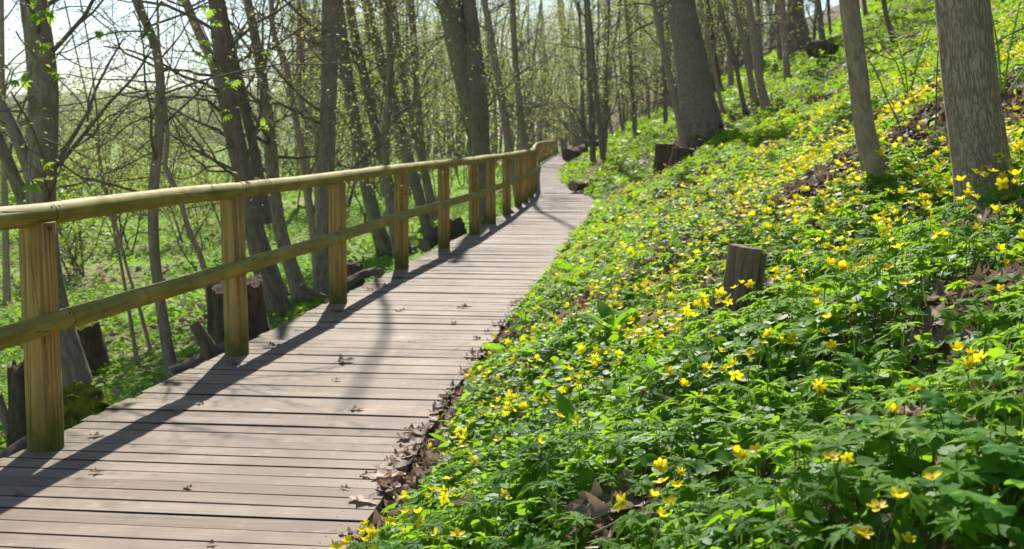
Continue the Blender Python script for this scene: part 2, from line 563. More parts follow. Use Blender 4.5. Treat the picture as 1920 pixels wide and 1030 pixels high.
M["ground"] = ground_mat()
M["hill"] = plain_wood("hill_woods", (.05, .075, .035), (.11, .13, .075))
M["anemone"] = leaf_mat("anemone_leaf", [(0, (.045, .13, .013)), (.5, (.125, .275, .02)), (1, (.27, .42, .032))], (.43, .68, .016), .50, .6, .06)
M["celandine"] = leaf_mat("celandine_leaf", [(0, (.035, .12, .014)), (.5, (.10, .245, .022)), (1, (.26, .41, .035))], (.40, .66, .02), .48, .52, .13)
M["dock"] = leaf_mat("broad_leaf", [(0, (.04, .14, .018)), (.6, (.08, .22, .028)), (1, (.14, .29, .035))], (.30, .58, .02), .5, .6, .08)
M["lobed"] = leaf_mat("lobed_leaf", [(0, (.05, .16, .03)), (.6, (.09, .24, .04)), (1, (.17, .33, .04))], (.30, .56, .02), .48, .6, .06)
M["grassleaf"] = leaf_mat("meadow_leaf", [(0, (.08, .20, .016)), (.5, (.16, .33, .026)), (1, (.27, .42, .05))], (.33, .55, .025), .46, .6, .06)
M["young"] = leaf_mat("young_leaf", [(0, (.13, .19, .04)), (.5, (.21, .25, .065)), (1, (.31, .30, .10))], (.44, .48, .11), .55, .55, .2)
M["fresh"] = leaf_mat("fresh_leaf", [(0, (.10, .22, .02)), (.5, (.16, .29, .03)), (1, (.24, .35, .045))], (.40, .58, .04), .5, .45, .35)
M["dead"] = leaf_mat("dead_leaf", [(0, (.075, .048, .034)), (.4, (.17, .115, .085)), (.75, (.30, .225, .18)), (.93, (.50, .42, .345)), (1, (.36, .21, .10))], (.40, .27, .17), .24, .7, .25)
M["stem"] = leaf_mat("plant_stem", [(0, (.08, .17, .03)), (.6, (.13, .21, .05)), (1, (.19, .16, .07))], (.2, .3, .04), .2, .5, .3)


def petal_mat():
    b = NB("yellow_petal")
    t = b.attr("tint").outputs["Fac"]
    c = b.ramp(t, [(0, (.86, .64, .002)), (.5, (.90, .74, .006)), (1, (.92, .80, .02))])
    p = b.pbr(c, .5, None, spec=.2)
    tr = b.n("ShaderNodeBsdfTranslucent", {"Color": (.94, .82, .02, 1)})
    return b.done(b.n("ShaderNodeMixShader", {0: .45, 1: p, 2: tr}).outputs[0])


M["petal"] = petal_mat()
M["stamen"] = plain_wood("stamen_gold", (.55, .26, .0), (.72, .42, .01))
# ------------------------------------------------------------------ ground, hills
def axis(a, b, d, lo, hi, grow=1.18):
    c = list(np.arange(a, b + 1e-6, d))
    s = d
    while c[-1] < hi:
        s *= grow; c.append(c[-1] + s)
    s = d
    while c[0] > lo:
        s *= grow; c.insert(0, c[0] - s)
    return np.array(c)


gx, gy = axis(-5, 9, .13, -500, 260), axis(0, 30, .13, -14, 900, 1.1)
X, Y = np.meshgrid(gx, gy)
V = np.stack([X, Y, G(X, Y)], -1).reshape(-1, 3)
nx, ny = len(gx), len(gy)
i = (np.arange(ny - 1)[:, None] * nx + np.arange(nx - 1)[None]).ravel()
zone = smooth((X - (xl(Y) + xr(Y)) / 2 + .3) / .6).ravel()
go = link("ground", mesh_from("ground", V, [np.stack([i, i + 1, i + nx + 1, i + nx], -1)], M["ground"], {"zone": zone}))
tag(go, kind="structure")

hx, hy = np.linspace(-420, -20, 90), np.linspace(330, 560, 30)
X, Y = np.meshgrid(hx, hy)
hz = np.sin((Y - 330) / 230 * math.pi) * (13 + 10 * fbm(X / 60, Y / 200, 4)) * smooth((-X - 20) / 60) * smooth((420 + X) / 40 + .4) + (fbm(X / 9, Y / 9, 8) - .5) * 4 - 2.5
i = (np.arange(29)[:, None] * 90 + np.arange(89)[None]).ravel()
tag(link("hills", mesh_from("hills", np.stack([X, Y, hz], -1).reshape(-1, 3), [np.stack([i, i + 1, i + 91, i + 90], -1)], M["hill"])), kind="structure")

# ------------------------------------------------------------------ boardwalk
ybs = np.concatenate([np.arange(-2, 92, .02)])
cx = (np.interp(ybs, _yy, _lx) - .11 + np.interp(ybs, _yy, _rx)) / 2
_k = np.ones(151) / 151
cx = np.convolve(np.pad(cx, 75, mode="edge"), _k, "valid")
arc = np.concatenate([[0], np.cumsum(np.hypot(np.diff(cx), np.diff(ybs)))])
prof = [(-1, -.045), (-1, -.003), (-.965, 0.0), (.965, 0.0), (1, -.003), (1, -.045)]
dV, dQ, dA, dE, dN, n0 = [], [], [], [], [], 0
s = 0.05
rg = np.random.default_rng(3)
while s < arc[-1] - .2:
    wd = .128 * rg.choice([1, 1, 1, 1, .97, 1.03]) - rg.uniform(.0, .005)
    gap = rg.choice([.005, .008, .011, .014], p=[.3, .35, .25, .1])
    sc_ = s + wd / 2
    yc = np.interp(sc_, arc, ybs); xc = np.interp(sc_, arc, cx)
    tx = np.interp(sc_ + .3, arc, cx) - np.interp(sc_ - .3, arc, cx); ty = np.interp(sc_ + .3, arc, ybs) - np.interp(sc_ - .3, arc, ybs)
    tl = math.hypot(tx, ty); tx, ty = tx / tl, ty / tl
    ax = np.array([ty, -tx, 0]); tt = np.array([tx, ty, 0])
    L = (xl(yc) - xc) / max(ty, .5) + rg.normal(0, .008); R = (xr(yc) - xc) / max(ty, .5) + rg.normal(0, .009)
    rr, yaw, zz = rg.random(), rg.normal(0, .0022), rg.normal(0, .0016)
    sag = rg.normal(0, .003)
    st = np.linspace(0, 1, 7)
    far = yc > 30
    if far: st = np.array([0, 1.0])
    for q in st:
        l = L + (R - L) * q
        for (pa, pz) in prof:
            jig = 0 if far else rg.normal(0, .0009)
            p = np.array([xc, yc, 0]) + ax * l + tt * (pa * wd / 2 + yaw * l + jig) + np.array([0, 0, pz + zz + sag * math.sin(q * math.pi)])
            dV.append(p); dA.append((l, pa * wd / 2, rr)); dE.append(max(0, 1 - q * (R - L) / .42)); dN.append((l - L, R - l, 0))
    m = len(st)
    for a in range(m - 1):
        for k in range(5):
            b0 = n0 + a * 6 + k
            dQ.append((b0, b0 + 6, b0 + 7, b0 + 1))
    for e0 in (n0, n0 + (m - 1) * 6):
        dQ.append((e0, e0 + 1, e0 + 4, e0 + 5)); dQ.append((e0 + 1, e0 + 2, e0 + 3, e0 + 4))
    n0 += 6 * m
    s += wd + gap
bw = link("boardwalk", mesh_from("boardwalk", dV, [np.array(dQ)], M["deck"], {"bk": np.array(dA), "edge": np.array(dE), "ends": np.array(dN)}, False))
tag(bw, kind="structure")
for off in (.06, .5, .94):
    b = Buf()
    ys_ = np.arange(-1.5, 91, .5)
    xs_ = xl(ys_) + (xr(ys_) - xl(ys_)) * off
    for dx0, dx1 in ((-.035, .035),):
        P = []
        for zz in (-.05, -.24):
            for dx in (dx0, dx1):
                P.append(np.stack([xs_ + dx, ys_, np.full_like(ys_, zz)], -1))
        P = np.stack([P[0], P[1], P[3], P[2]], 1)
        nn = len(ys_); ii = np.arange(nn - 1)[:, None] * 4; jj = np.arange(4)[None]
        b.add(P.reshape(-1, 3), np.stack([ii + jj, ii + (jj + 1) % 4, ii + 4 + (jj + 1) % 4, ii + 4 + jj], -1).reshape(-1, 4))
    b.build("stringer", M["beam"], bw, False)

# ------------------------------------------------------------------ wooden railing
rail = empty("wooden_railing", (float(post_line(5.2)), 5.2, 0), "round timber post and rail fence, green with algae, along the left edge of the boardwalk", "railing")
RM = Matrix.Translation(rail.location).inverted()


def part(o, root):
    """keeps an object built in world coordinates where it is under its root"""
    o.parent = root
    o.matrix_parent_inverse = Matrix.Translation(root.location).inverted()
    return o


PY = [0.6, 2.92, 5.2, 7.48, 9.8, 12.1, 14.4, 16.6, 18.8, 21, 23.2, 25.2, 27.2]
yq = 29.8
while yq < 92: PY.append(yq); yq += 4.2
_px_base = {5.2: (75, 848), 7.48: (440, 668), 9.8: (632, 570), 12.1: (752, 504), 14.4: (832, 467), 16.6: (889, 441), 18.8: (921, 421), 21: (950, 404), 23.2: (972, 388), 25.2: (984, 380), 27.2: (995, 371)}
posts = []
for q in PY:
    if q in _px_base:
        p = hit_deck(*_px_base[q]); p[1] += .07
        posts.append((p[0], p[1]))
    else:
        posts.append((float(post_line(q)), q))
_e = np.array(posts[2]) - np.array(posts[3])
posts[1] = tuple(np.array(posts[2]) + _e); posts[0] = tuple(np.array(posts[2]) + 2 * _e)
rg = np.random.default_rng(11)
HT, HL = 1.015, .555
for k, (x, y) in enumerate(posts):
    b = Buf()
    lean = rg.normal(0, .006, 2)
    rad = .0745 + rg.normal(0, .002)
    zt = [-.35, 0.0, .2, .4, HL - .01, .7, .85, HT - .03]
    near = y < 30
    P = np.array([(x + lean[0] * z, y + lean[1] * z, z) for z in zt])
    b.tube(P, rad * np.array([1, 1, .995, .99, .985, .985, .98, .98]), 20 if near else 8, True, .022, k, 0)
    b.A[0][:, 2] -= .35
    part(b.build("post", M["post"], rail), rail)
for (H, R, nm, ins) in ((HT, .050, "top_rail", 0.0), (HL, .0465, "lower_rail", .064)):
    for k in range(len(posts) - 1):
        (x0, y0), (x1, y1) = posts[k], posts[k + 1]
        d = np.array([x1 - x0, y1 - y0]); L = np.linalg.norm(d); d /= L
        nrm = np.array([d[1], -d[0]])
        j0 = .10 if k else 0
        a, c = np.array([x0, y0]) + nrm * ins + d * (j0 + .001), np.array([x1, y1]) + nrm * ins + d * (.10 - .001)
        tt = np.linspace(0, 1, 13 if y0 < 30 else 4)
        bow = rg.normal(0, .003, 2)
        P = np.array([[*(a + (c - a) * t + nrm * bow[0] * math.sin(t * 3.14)), H + bow[1] * math.sin(t * 3.14) + rg.normal(0, .0012)] for t in tt])
        r0 = R * (1 + rg.normal(0, .012))
        rr = r0 * (1 + .015 * np.sin(tt * 5 + k)); rr[0] *= .985; rr[-1] *= .985
        b = Buf()
        b.tube(P, rr, 20 if y0 < 30 else 8, True, .013, k * 3 + H)
        ro = part(b.build(nm, M["rail"], rail), rail)
        if y0 < 14:
            for e, sg in ((P[0], .03), (P[-1], -.03)):
                nb = Buf()
                u = np.array([*(d * sg), 0])
                side = np.array([nrm[0] * .75, nrm[1] * .75, .66]) * (r0 * .96)
                nb.tube([e + u + side, e + u + side * 1.06], .0055, 8, True)
                no = nb.build("nail", M["nail"])
                no.parent = ro
        if y0 < 24:
            nb = Buf()   # wire band round the joint
            dd = np.array([*d, 0])
            nb.tube([P[-1] - dd * .004, P[-1] + dd * .009], r0 * .985, 20, False)
            no = nb.build("joint_band", M["nail"])
            no.parent = ro
#@@TREES
# ------------------------------------------------------------------ trees
ang = np.linspace(0, 2 * math.pi, 7)[:-1]
LEAFLET = (np.array([(0, 0, 0), (.45, .22, .05), (1, 0, -.05), (.45, -.22, .05)]), [np.array([(0, 1, 2), (0, 2, 3)])])
_pv, _pf = [], []
for a in (-.95, -.48, 0, .48, .95):            # a five-fingered leaf just unfolded
    c_, s_ = math.cos(a), math.sin(a)
    o = len(_pv)
    for (u, v, z) in [(.05, 0, 0), (.38, .10, -.06), (.68, .15, -.22), (1.0, 0, -.5), (.68, -.15, -.22), (.38, -.10, -.06), (.6, 0, -.24)]:
        _pv.append((u * c_ - v * s_, u * s_ + v * c_, z))
    for q in ((0, 1, 6), (1, 2, 6), (2, 3, 6), (3, 4, 6), (4, 5, 6), (5, 0, 6)):
        _pf.append([o + j for j in q])
PALM = (np.array(_pv), [np.array(_pf)])


def rot_about(v, k, a):
    k = k / np.linalg.norm(k)
    return v * math.cos(a) + np.cross(k, v) * math.sin(a) + k * np.dot(k, v) * (1 - math.cos(a))


def branch(buf, tips, r_, p, d, L, r, lev, up=.12, wig=.18, kids=(3, 6), k=5, spread=(.45, 1.0)):
    """one limb with its side twigs; collects twig points for leaves in tips"""
    n = max(4, int(5 + L * 1.5)) if lev else 4
    P, D = [p.copy()], d / np.linalg.norm(d)
    for _ in range(n - 1):
        D = D + r_.normal(0, wig, 3) + np.array([0, 0, up])
        D /= np.linalg.norm(D)
        P.append(P[-1] + D * L / (n - 1))
    P = np.array(P)
    R = r * np.linspace(1, .35 if lev else .3, n)
    buf.tube(P, R, k)
    if lev <= 0:
        for q in (.45, .75, 1):
            tips.append(P[min(n - 1, int(q * (n - 1)))])
        return
    for _ in range(r_.integers(kids[0], kids[1] + 1)):
        t = r_.uniform(.25, 1) * (n - 1)
        i = min(int(t), n - 2)
        q = P[i] + (P[i + 1] - P[i]) * (t - i)
        dd = P[i + 1] - P[i]
        ax = np.cross(dd, r_.normal(0, 1, 3))
        nd = rot_about(dd / np.linalg.norm(dd), ax, r_.uniform(*spread))
        branch(buf, tips, r_, q, nd, L * r_.uniform(.4, .68), max(R[i] * r_.uniform(.45, .65), .0022), lev - 1, up, wig * 1.1, kids, max(3, k - 1), spread)


def leaves_on(name, tips, r_, per, size, mat, parent, proto=LEAFLET, spread=.06, droop=0.0):
    if not len(tips): return None
    T = np.repeat(np.array(tips), per, 0)
    T = T + r_.normal(0, spread, T.shape)
    nrm = tilt_normals(np.tile([0, 0, 1.0], (len(T), 1)), .7, r_)
    R = frames(nrm, r_.uniform(0, 6.28, len(T)))
    o = leaf_object(name, [(proto[0], proto[1], T, R, size * r_.uniform(.6, 1.3, len(T)), r_.random(len(T)))], mat, None)
    return part(o, parent)


def px_path(pts, Y):
    """photograph polyline (x, y, width) at a distance Y, or from Y0 (first) to Y1 (last)"""
    n = len(pts)
    Ys = np.linspace(Y[0], Y[1], n) if isinstance(Y, tuple) else np.full(n, Y)
    P = np.array([at(p[0], p[1], y) for p, y in zip(pts, Ys)])
    R = np.array([pxw(p[2], y) / 2 for p, y in zip(pts, Ys)])
    return P, R


def resample(P, R, step):
    s = np.concatenate([[0], np.cumsum(np.linalg.norm(np.diff(P, axis=0), axis=1))])
    n = max(4, int(s[-1] / step) + 1)
    t = np.linspace(0, s[-1], n)
    # smooth through the points
    m = np.gradient(P, s, axis=0)
    i = np.clip(np.searchsorted(s, t) - 1, 0, len(s) - 2)
    h = (s[i + 1] - s[i])[:, None]; u = ((t - s[i])[:, None]) / h
    Q = (2 * u**3 - 3 * u**2 + 1) * P[i] + (u**3 - 2 * u**2 + u) * h * m[i] + (-2 * u**3 + 3 * u**2) * P[i + 1] + (u**3 - u**2) * h * m[i + 1]
    return Q, np.interp(t, s, R)


def trunk_tree(name, pts, Y=None, label=None, cat="tree", group=None, mat="bark_grey", height=9.0, flare=.35, limbs=10, lev=2, twig_len=1.4,
               leaf=("young", 2, .045), lowlimbs=0, seed=0, sides=None, more=(), extra=None, leaf_spread=.08):
    """pts run from the top of the frame down to the foot; the foot is carried on into the ground"""
    r_ = np.random.default_rng(seed + 100)
    if Y is None:
        h = hit(pts[-1][0], pts[-1][1]); Y = float(h[1])
    P, R = px_path(pts[::-1], Y)
    foot = P[0].copy()
    gz = float(G(foot[0], foot[1]))
    d0 = P[1] - P[0]; d0 /= np.linalg.norm(d0)
    if foot[2] > gz + .02:
        k = (foot[2] - gz) / max(d0[2], .5)
        ext = foot - d0 * k; ext[2] = gz
        P = np.vstack([ext, P]); R = np.concatenate([[R[0] * (1 + .12 * min(k, 1))], R])
    below = P[0] - np.array([0, 0, .3])
    gz = P[0][2]
    Q, RR = resample(P, R, .12)
    zz = Q[:, 2] - gz
    RR = RR * (1 + flare * np.exp(-np.maximum(zz, 0) / (1.6 * R[0] + .02)))
    Q = np.vstack([below, Q]); RR = np.concatenate([[RR[0] * 1.15], RR])
    # carry the trunk on above the frame
    d = Q[-1] - Q[-6]; d /= np.linalg.norm(d)
    top = [Q[-1]]; rt = [RR[-1]]
    steps = max(3, int((height - (Q[-1][2] - gz)) / .5))
    for _ in range(steps):
        d = d + r_.normal(0, .05, 3) + np.array([0, 0, .06]); d /= np.linalg.norm(d)
        top.append(top[-1] + d * .5); rt.append(rt[-1] * (1 - .75 / steps) if steps > 3 else rt[-1] * .7)
    n_low = len(Q)
    Q = np.vstack([Q, top[1:]]); RR = np.concatenate([RR, np.maximum(rt[1:], .006)])
    root = empty(name, (Q[1][0], Q[1][1], gz), label, cat, group)
    b = Buf()
    sd = sides or (22 if Y < 8 else 16 if Y < 20 else 10 if Y < 45 else 7)
    b.tube(Q, RR, sd, False, .06 if RR[3] > .03 else .03, seed % 17)
    for (mp, mY) in more:                      # forks and second stems drawn in the photograph
        p2, r2 = px_path(mp[::-1], mY)
        p2, r2 = resample(p2, r2, .15)
        dd = p2[-1] - p2[-3]; dd /= np.linalg.norm(dd)
        ex = [p2[-1] + dd * q + np.array([0, 0, .05 * q * q]) for q in (.6, 1.3, 2.1, 3.0)]
        b.tube(np.vstack([p2, ex]), np.concatenate([r2, r2[-1] * np.array([.9, .75, .55, .3])]), max(8, sd - 4), False, .05, seed + 3)
    part(b.build("trunk", M[mat], root), root)
    tb, tips = Buf(), []
    zs = Q[:, 2] - gz
    for q in range(limbs):
        t = r_.uniform(.3, .97)
        i = int(t * (len(Q) - 2))
        if q < lowlimbs: i = int(r_.uniform(.35, .98) * (n_low - 2))
        elif Y < 8: i = max(i, min(n_low + 2, len(Q) - 3))
        az = r_.uniform(0, 6.28)
        dv = np.array([math.cos(az), math.sin(az), r_.uniform(.15, .9)])
        branch(tb, tips, r_, Q[i] + 0, dv, twig_len * r_.uniform(.6, 1.3), max(min(RR[i] * .3, .02), .004), lev, .05, .16)
    if extra:
        for (ep, eY, er) in extra:             # single boughs drawn in the photograph
            p2 = np.array([at(p[0], p[1], eY if not isinstance(eY, tuple) else eY[0] + (eY[1] - eY[0]) * q / (len(ep) - 1)) for q, p in enumerate(ep)])
            r2 = np.linspace(1, .3, len(ep)) * .75 * pxw(er, eY if not isinstance(eY, tuple) else eY[0]) / 2
            p2, r2 = resample(p2, r2, .1)
            p2 = p2 + r_.normal(0, .006, p2.shape)
            tb.tube(p2, r2, 5)
            for q in range(max(3, int(len(p2) * .3))):
                i = int(r_.integers(1, len(p2) - 1))
                dd = p2[i] - p2[i - 1]
                nd = rot_about(dd / np.linalg.norm(dd), r_.normal(0, 1, 3), r_.uniform(.4, 1.0))
                branch(tb, tips, r_, p2[i], nd, r_.uniform(.25, .7), r2[i] * .5, 1, .03, .2, (1, 3), 4)
    if tb.n: part(tb.build("crown", M["twig"], root), root)
    if leaf and tips: leaves_on("leaves", tips, r_, leaf[1], leaf[2], M[leaf[0]], root, spread=leaf_spread)
    return root, Y


# --- the trees at the left of the boardwalk
BL = [  # boughs of the tangle between the first trunks
    ([(285, 60), (200, 62), (130, 95), (60, 115), (0, 125)], 9.0, 5), ([(292, 152), (240, 150), (165, 147), (105, 140), (70, 150)], 9.0, 5),
    ([(295, 172), (250, 190), (220, 220), (190, 275), (158, 330)], 8.9, 5), ([(291, 212), (255, 225), (215, 260), (170, 280), (108, 286)], 9.1, 5),
    ([(295, 255), (260, 280), (235, 315), (218, 355)], 8.8, 4.5), ([(303, 2), (292, 20), (279, 38)], 9.0, 7),
    ([(290, 440), (255, 436), (224, 483), (180, 522), (150, 540)], 8.7, 4), ([(292, 405), (199, 402), (174, 470), (124, 520)], 9.2, 4),
    ([(290, 330), (240, 340), (190, 350), (150, 380)], 9.4, 4), ([(300, 110), (340, 60), (372, 10), (380, -40)], 9.2, 5)]
trunk_tree("tree", [(250, -10, 14), (262, 20, 15), (283, 62, 16), (298, 120, 17), (301, 180, 17), (298, 260, 19), (289, 340, 20), (288, 450, 20), (299, 555, 20), (312, 640, 22), (324, 712, 24)], 9.0,
           "slender grey tree with a bent stem between the first and second posts", mat="bark_grey", height=7, limbs=8, lowlimbs=3, seed=2, extra=BL, leaf=("young", 1, .035))
B1 = [([(100, 20), (150, 10), (210, 45), (250, 90)], 8.8, 4), ([(110, 100), (160, 130), (215, 130), (265, 160)], 8.8, 4), ([(60, 180), (30, 200), (0, 215)], 8.8, 6),
      ([(105, 250), (150, 290), (180, 300), (240, 290)], 8.7, 3), ([(105, 340), (140, 330), (165, 320)], 8.6, 3), ([(90, 440), (120, 430), (150, 410)], 8.8, 3)]
trunk_tree("tree", [(62, -10, 48), (80, 150, 55), (81, 260, 55), (77, 375, 53), (84, 500, 60), (100, 600, 68), (122, 700, 82)], 9.0,
           "thick grey leaning trunk behind the first fence post, a forked limb on its left side", mat="bark_grey", height=9, limbs=9, lowlimbs=2, seed=1, extra=B1, flare=.2,
           more=[([(-45, 130, 20), (-5, 185, 22), (22, 235, 24), (45, 290, 25), (62, 335, 30)], 9.0)], leaf=("young", 1, .035))
trunk_tree("tree", [(-30, 180, 20), (0, 268, 22), (14, 300, 22), (32, 345, 24), (44, 375, 26), (50, 470, 28)], 13.0, "dark crooked trunk leaning in at the left edge of the view", mat="bark_brown",
           height=6, limbs=7, lowlimbs=3, seed=3, leaf=("young", 2, .04))
trunk_tree("tree", [(2, -10, 10), (3, 100, 11), (6, 250, 12), (10, 420, 13)], 16.0, "thin upright stem at the very left edge of the view", mat="bark_thin", height=7, limbs=8, lowlimbs=4, seed=4)
B3 = [([(410, 145), (340, 132), (300, 127), (265, 112), (230, 95), (215, 65), (175, 30), (145, 20)], (12, 10), 8), ([(425, 180), (370, 180), (310, 187), (280, 175), (240, 190)], (12, 10.5), 5),
      ([(430, 320), (390, 320), (350, 280), (320, 215), (305, 190)], (12, 10.5), 6), ([(440, 330), (400, 310), (365, 330), (330, 335), (270, 300)], (12, 11), 5),
      ([(420, 120), (370, 100), (345, 50), (335, -10)], (12, 11), 6), ([(450, 270), (400, 285), (350, 270), (310, 262)], (12, 11), 5)]
trunk_tree("tree", [(404, -10, 28), (412, 70, 32), (424, 150, 36), (434, 230, 36), (450, 300, 36), (470, 400, 38), (494, 500, 40), (522, 590, 46)], 12.0,
           "dark leaning tree behind the second post with a thinner stem forking off on its right", mat="bark_brown", height=9, limbs=10, lowlimbs=3, seed=5, extra=B3,
           more=[([(428, 60, 12), (438, 110, 16), (450, 160, 18), (463, 220, 19), (474, 270, 18), (486, 340, 22), (500, 420, 24)], 12.3)], leaf=("young", 1, .04))
trunk_tree("tree", [(345, -5, 16), (372, 60, 17), (398, 118, 18), (412, 165, 18), (432, 260, 20), (455, 350, 22), (500, 480, 26)], 13.5, "slim stem leaning across just left of the dark leaning tree", mat="bark_thin",
           height=8, limbs=7, lowlimbs=3, seed=6)
trunk_tree("sapling", [(308, 190, 7), (315, 260, 8), (311, 320, 9), (330, 352, 10), (350, 420, 10), (380, 492, 11), (397, 610, 12)], 9.6, "crooked brown sapling stem crossing the rails beside the second post", "sapling",
           mat="bark_thin", height=3.2, limbs=7, lev=1, lowlimbs=4, twig_len=.7, seed=7)
trunk_tree("sapling", [(190, 330, 5), (212, 420, 6), (224, 480, 6), (243, 590, 7), (258, 682, 8)], None, "thin brown sapling, left one of the pair rising behind the first rails", "sapling", mat="bark_thin",
           height=2.4, limbs=6, lev=1, lowlimbs=4, twig_len=.6, seed=8)
trunk_tree("sapling", [(196, 345, 5), (222, 440, 6), (240, 510, 6), (262, 580, 7), (286, 672, 8)], None, "thin brown sapling, right one of the pair rising behind the first rails", "sapling", mat="bark_thin",
           height=2.4, limbs=6, lev=1, lowlimbs=4, twig_len=.6, seed=9)
trunk_tree("tree", [(462, -10, 15), (480, 80, 18), (497, 180, 20), (508, 280, 24), (516, 380, 26), (530, 450, 26), (556, 530, 30)], 13.0, "straight grey tree just right of the forked dark leaning tree", mat="bark_grey",
           height=8, limbs=8, lowlimbs=3, seed=10)
trunk_tree("tree", [(508, -10, 9), (515, 70, 11), (535, 120, 12), (548, 190, 12), (565, 280, 13), (575, 360, 13), (588, 450, 14), (596, 540, 15)], 15.5, "thin wavering stem between the second and third posts", mat="bark_thin", height=7, limbs=9, lowlimbs=4, seed=11)
trunk_tree("tree", [(560, -5, 8), (562, 60, 10), (560, 140, 11), (566, 200, 12), (590, 232, 12), (592, 300, 12), (597, 400, 12)], 17.0, "thin kinked stem left of the tall straight pole tree", mat="bark_thin", height=7, limbs=8, lowlimbs=4, seed=12)
trunk_tree("tree", [(620, -10, 33), (618, 120, 32), (614, 230, 31), (612, 330, 31), (609, 430, 33), (608, 540, 38)], 13.8, "tall straight grey pole tree behind the third post, with a dark knot", mat="bark_grey", height=3.6, limbs=5, seed=13,
           extra=[([(605, 115), (585, 90), (565, 60), (560, 20)], 13.8, 6)])
trunk_tree("tree", [(632, -10, 20), (645, 105, 22), (655, 170, 23), (667, 240, 24), (682, 320, 25), (700, 400, 26), (727, 482, 30)], None, "dark leaning trunk between the third and fourth posts", mat="bark_moss", height=10, limbs=10, seed=14, lowlimbs=2)
trunk_tree("tree", [(652, -10, 16), (668, 80, 17), (682, 140, 17), (700, 225, 18), (720, 310, 18), (748, 420, 20)], 19.0, "brown trunk leaning left in front of the fourth post gap, second from the dark one", mat="bark_brown", height=10, limbs=11, seed=15, lowlimbs=3)
trunk_tree("tree", [(684, -10, 18), (702, 70, 19), (715, 115, 20), (727, 165, 20), (745, 225, 20), (762, 285, 20), (790, 385, 22)], 20.5, "tall yellowish lichened trunk leaning left, above the fourth post", mat="bark_moss", height=11, limbs=12, seed=16, lowlimbs=3)
trunk_tree("tree", [(729, -10, 12), (731, 100, 13), (732, 160, 14), (724, 220, 15), (722, 290, 16), (728, 370, 16), (742, 455, 18)], 18.0, "upright bending stem just left of the fourth post", mat="bark_grey", height=10, limbs=9, seed=17, lowlimbs=3)
trunk_tree("tree", [(737, -10, 11), (745, 70, 12), (752, 130, 12), (768, 200, 12), (782, 260, 13), (800, 350, 13)], 25.0, "thin dark stem leaning left behind the fourth post", mat="bark_brown", height=10, limbs=10, seed=18, lowlimbs=3)
trunk_tree("tree", [(770, -10, 12), (776, 80, 13), (781, 165, 13), (788, 240, 14), (795, 310, 14), (812, 385, 15)], 26.0, "straight dark stem between the fourth and fifth posts", mat="bark_brown", height=11, limbs=10, seed=19, lowlimbs=3)
trunk_tree("tree", [(878, -10, 27), (884, 60, 32), (889, 130, 42), (894, 200, 45), (897, 265, 43), (901, 330, 43), (905, 425, 50)], 23.0, "thick dark double-stemmed tree close behind the railing by the middle posts", mat="bark_moss", height=8.5, limbs=9, seed=20, flare=.1, lev=2,
           more=[([(838, -10, 44), (852, 50, 44), (864, 110, 42), (876, 170, 40), (888, 225, 38), (897, 280, 34)], 23.0)],
           extra=[([(845, 30), (820, 10), (800, -20)], 23, 9)])
trunk_tree("tree", [(905, -10, 12), (917, 50, 13), (926, 100, 14), (936, 160, 14), (945, 215, 14), (957, 292, 15), (970, 360, 16)], 31.0, "grey stem leaning left just right of the double-stemmed tree", mat="bark_grey", height=12, limbs=12, seed=21, lowlimbs=3, twig_len=2)
trunk_tree("tree", [(961, -10, 11), (963, 60, 11), (967, 125, 12), (975, 200, 12), (983, 285, 13), (986, 340, 14)], 33.0, "straight thin stem rising just left of the bend in the railing", mat="bark_grey", height=12, limbs=12, seed=22, lowlimbs=3, twig_len=2)
trunk_tree("tree", [(1049, -10, 12), (1055, 50, 13), (1063, 105, 13), (1070, 165, 14), (1078, 215, 15), (1092, 277, 18)], None, "dark leaning tree beside the far end of the boardwalk", mat="bark_brown", height=13, limbs=14, seed=23, lowlimbs=4, twig_len=2)
# --- the trees on the bank at the right
trunk_tree("tree", [(1273, -10, 54), (1284, 50, 57), (1295, 105, 60), (1303, 160, 64), (1311, 205, 68), (1318, 246, 76)], None, "broad smooth beech trunk with a mossy foot on the bank above the cut stumps", mat="bark_beech", height=15, limbs=10, seed=24, flare=.06)
trunk_tree("tree", [(1224, -5, 10), (1240, 75, 12), (1252, 130, 12), (1262, 175, 13), (1272, 220, 13), (1283, 285, 15)], 23.5, "slim brown tree growing among the cut stumps left of the beech", mat="bark_thin", height=9, limbs=8, seed=25,
           extra=[([(1222, 10), (1195, 6), (1165, 12), (1140, 5)], 23.5, 4), ([(1226, 42), (1200, 52), (1170, 75), (1145, 95)], 23.5, 6)], leaf=("young", 2, .06))
trunk_tree("tree", [(1402, -10, 13), (1409, 40, 14), (1416, 90, 14), (1424, 150, 15), (1438, 207, 18)], None, "slim curved grey tree on the bank, nearest of the cluster right of the beech", mat="bark_thin", height=10, limbs=9, seed=26, lev=2)
trunk_tree("tree", [(1374, -10, 9), (1386, 45, 9), (1396, 90, 10), (1406, 140, 11), (1416, 198, 14)], None, "thin stem just left of the slim curved grey tree on the bank", mat="bark_thin", height=9, limbs=8, seed=27)
trunk_tree("tree", [(1345, -10, 8), (1360, 55, 8), (1375, 100, 8), (1386, 155, 8), (1397, 210, 9)], None, "very thin dark stem leaning left between the beech and the slim curved tree", mat="bark_brown", height=8, limbs=8, seed=28)
trunk_tree("tree", [(1354, -10, 10), (1364, 60, 11), (1368, 110, 11), (1371, 165, 12)], None, "straight thin stem farther up the bank, right of the beech", mat="bark_thin", height=10, limbs=9, seed=29)
trunk_tree("tree", [(1311, -10, 7), (1325, 60, 8), (1338, 120, 8), (1348, 175, 8), (1356, 216, 9)], None, "thin stem hard against the right side of the beech", mat="bark_thin", height=8, limbs=8, seed=30)
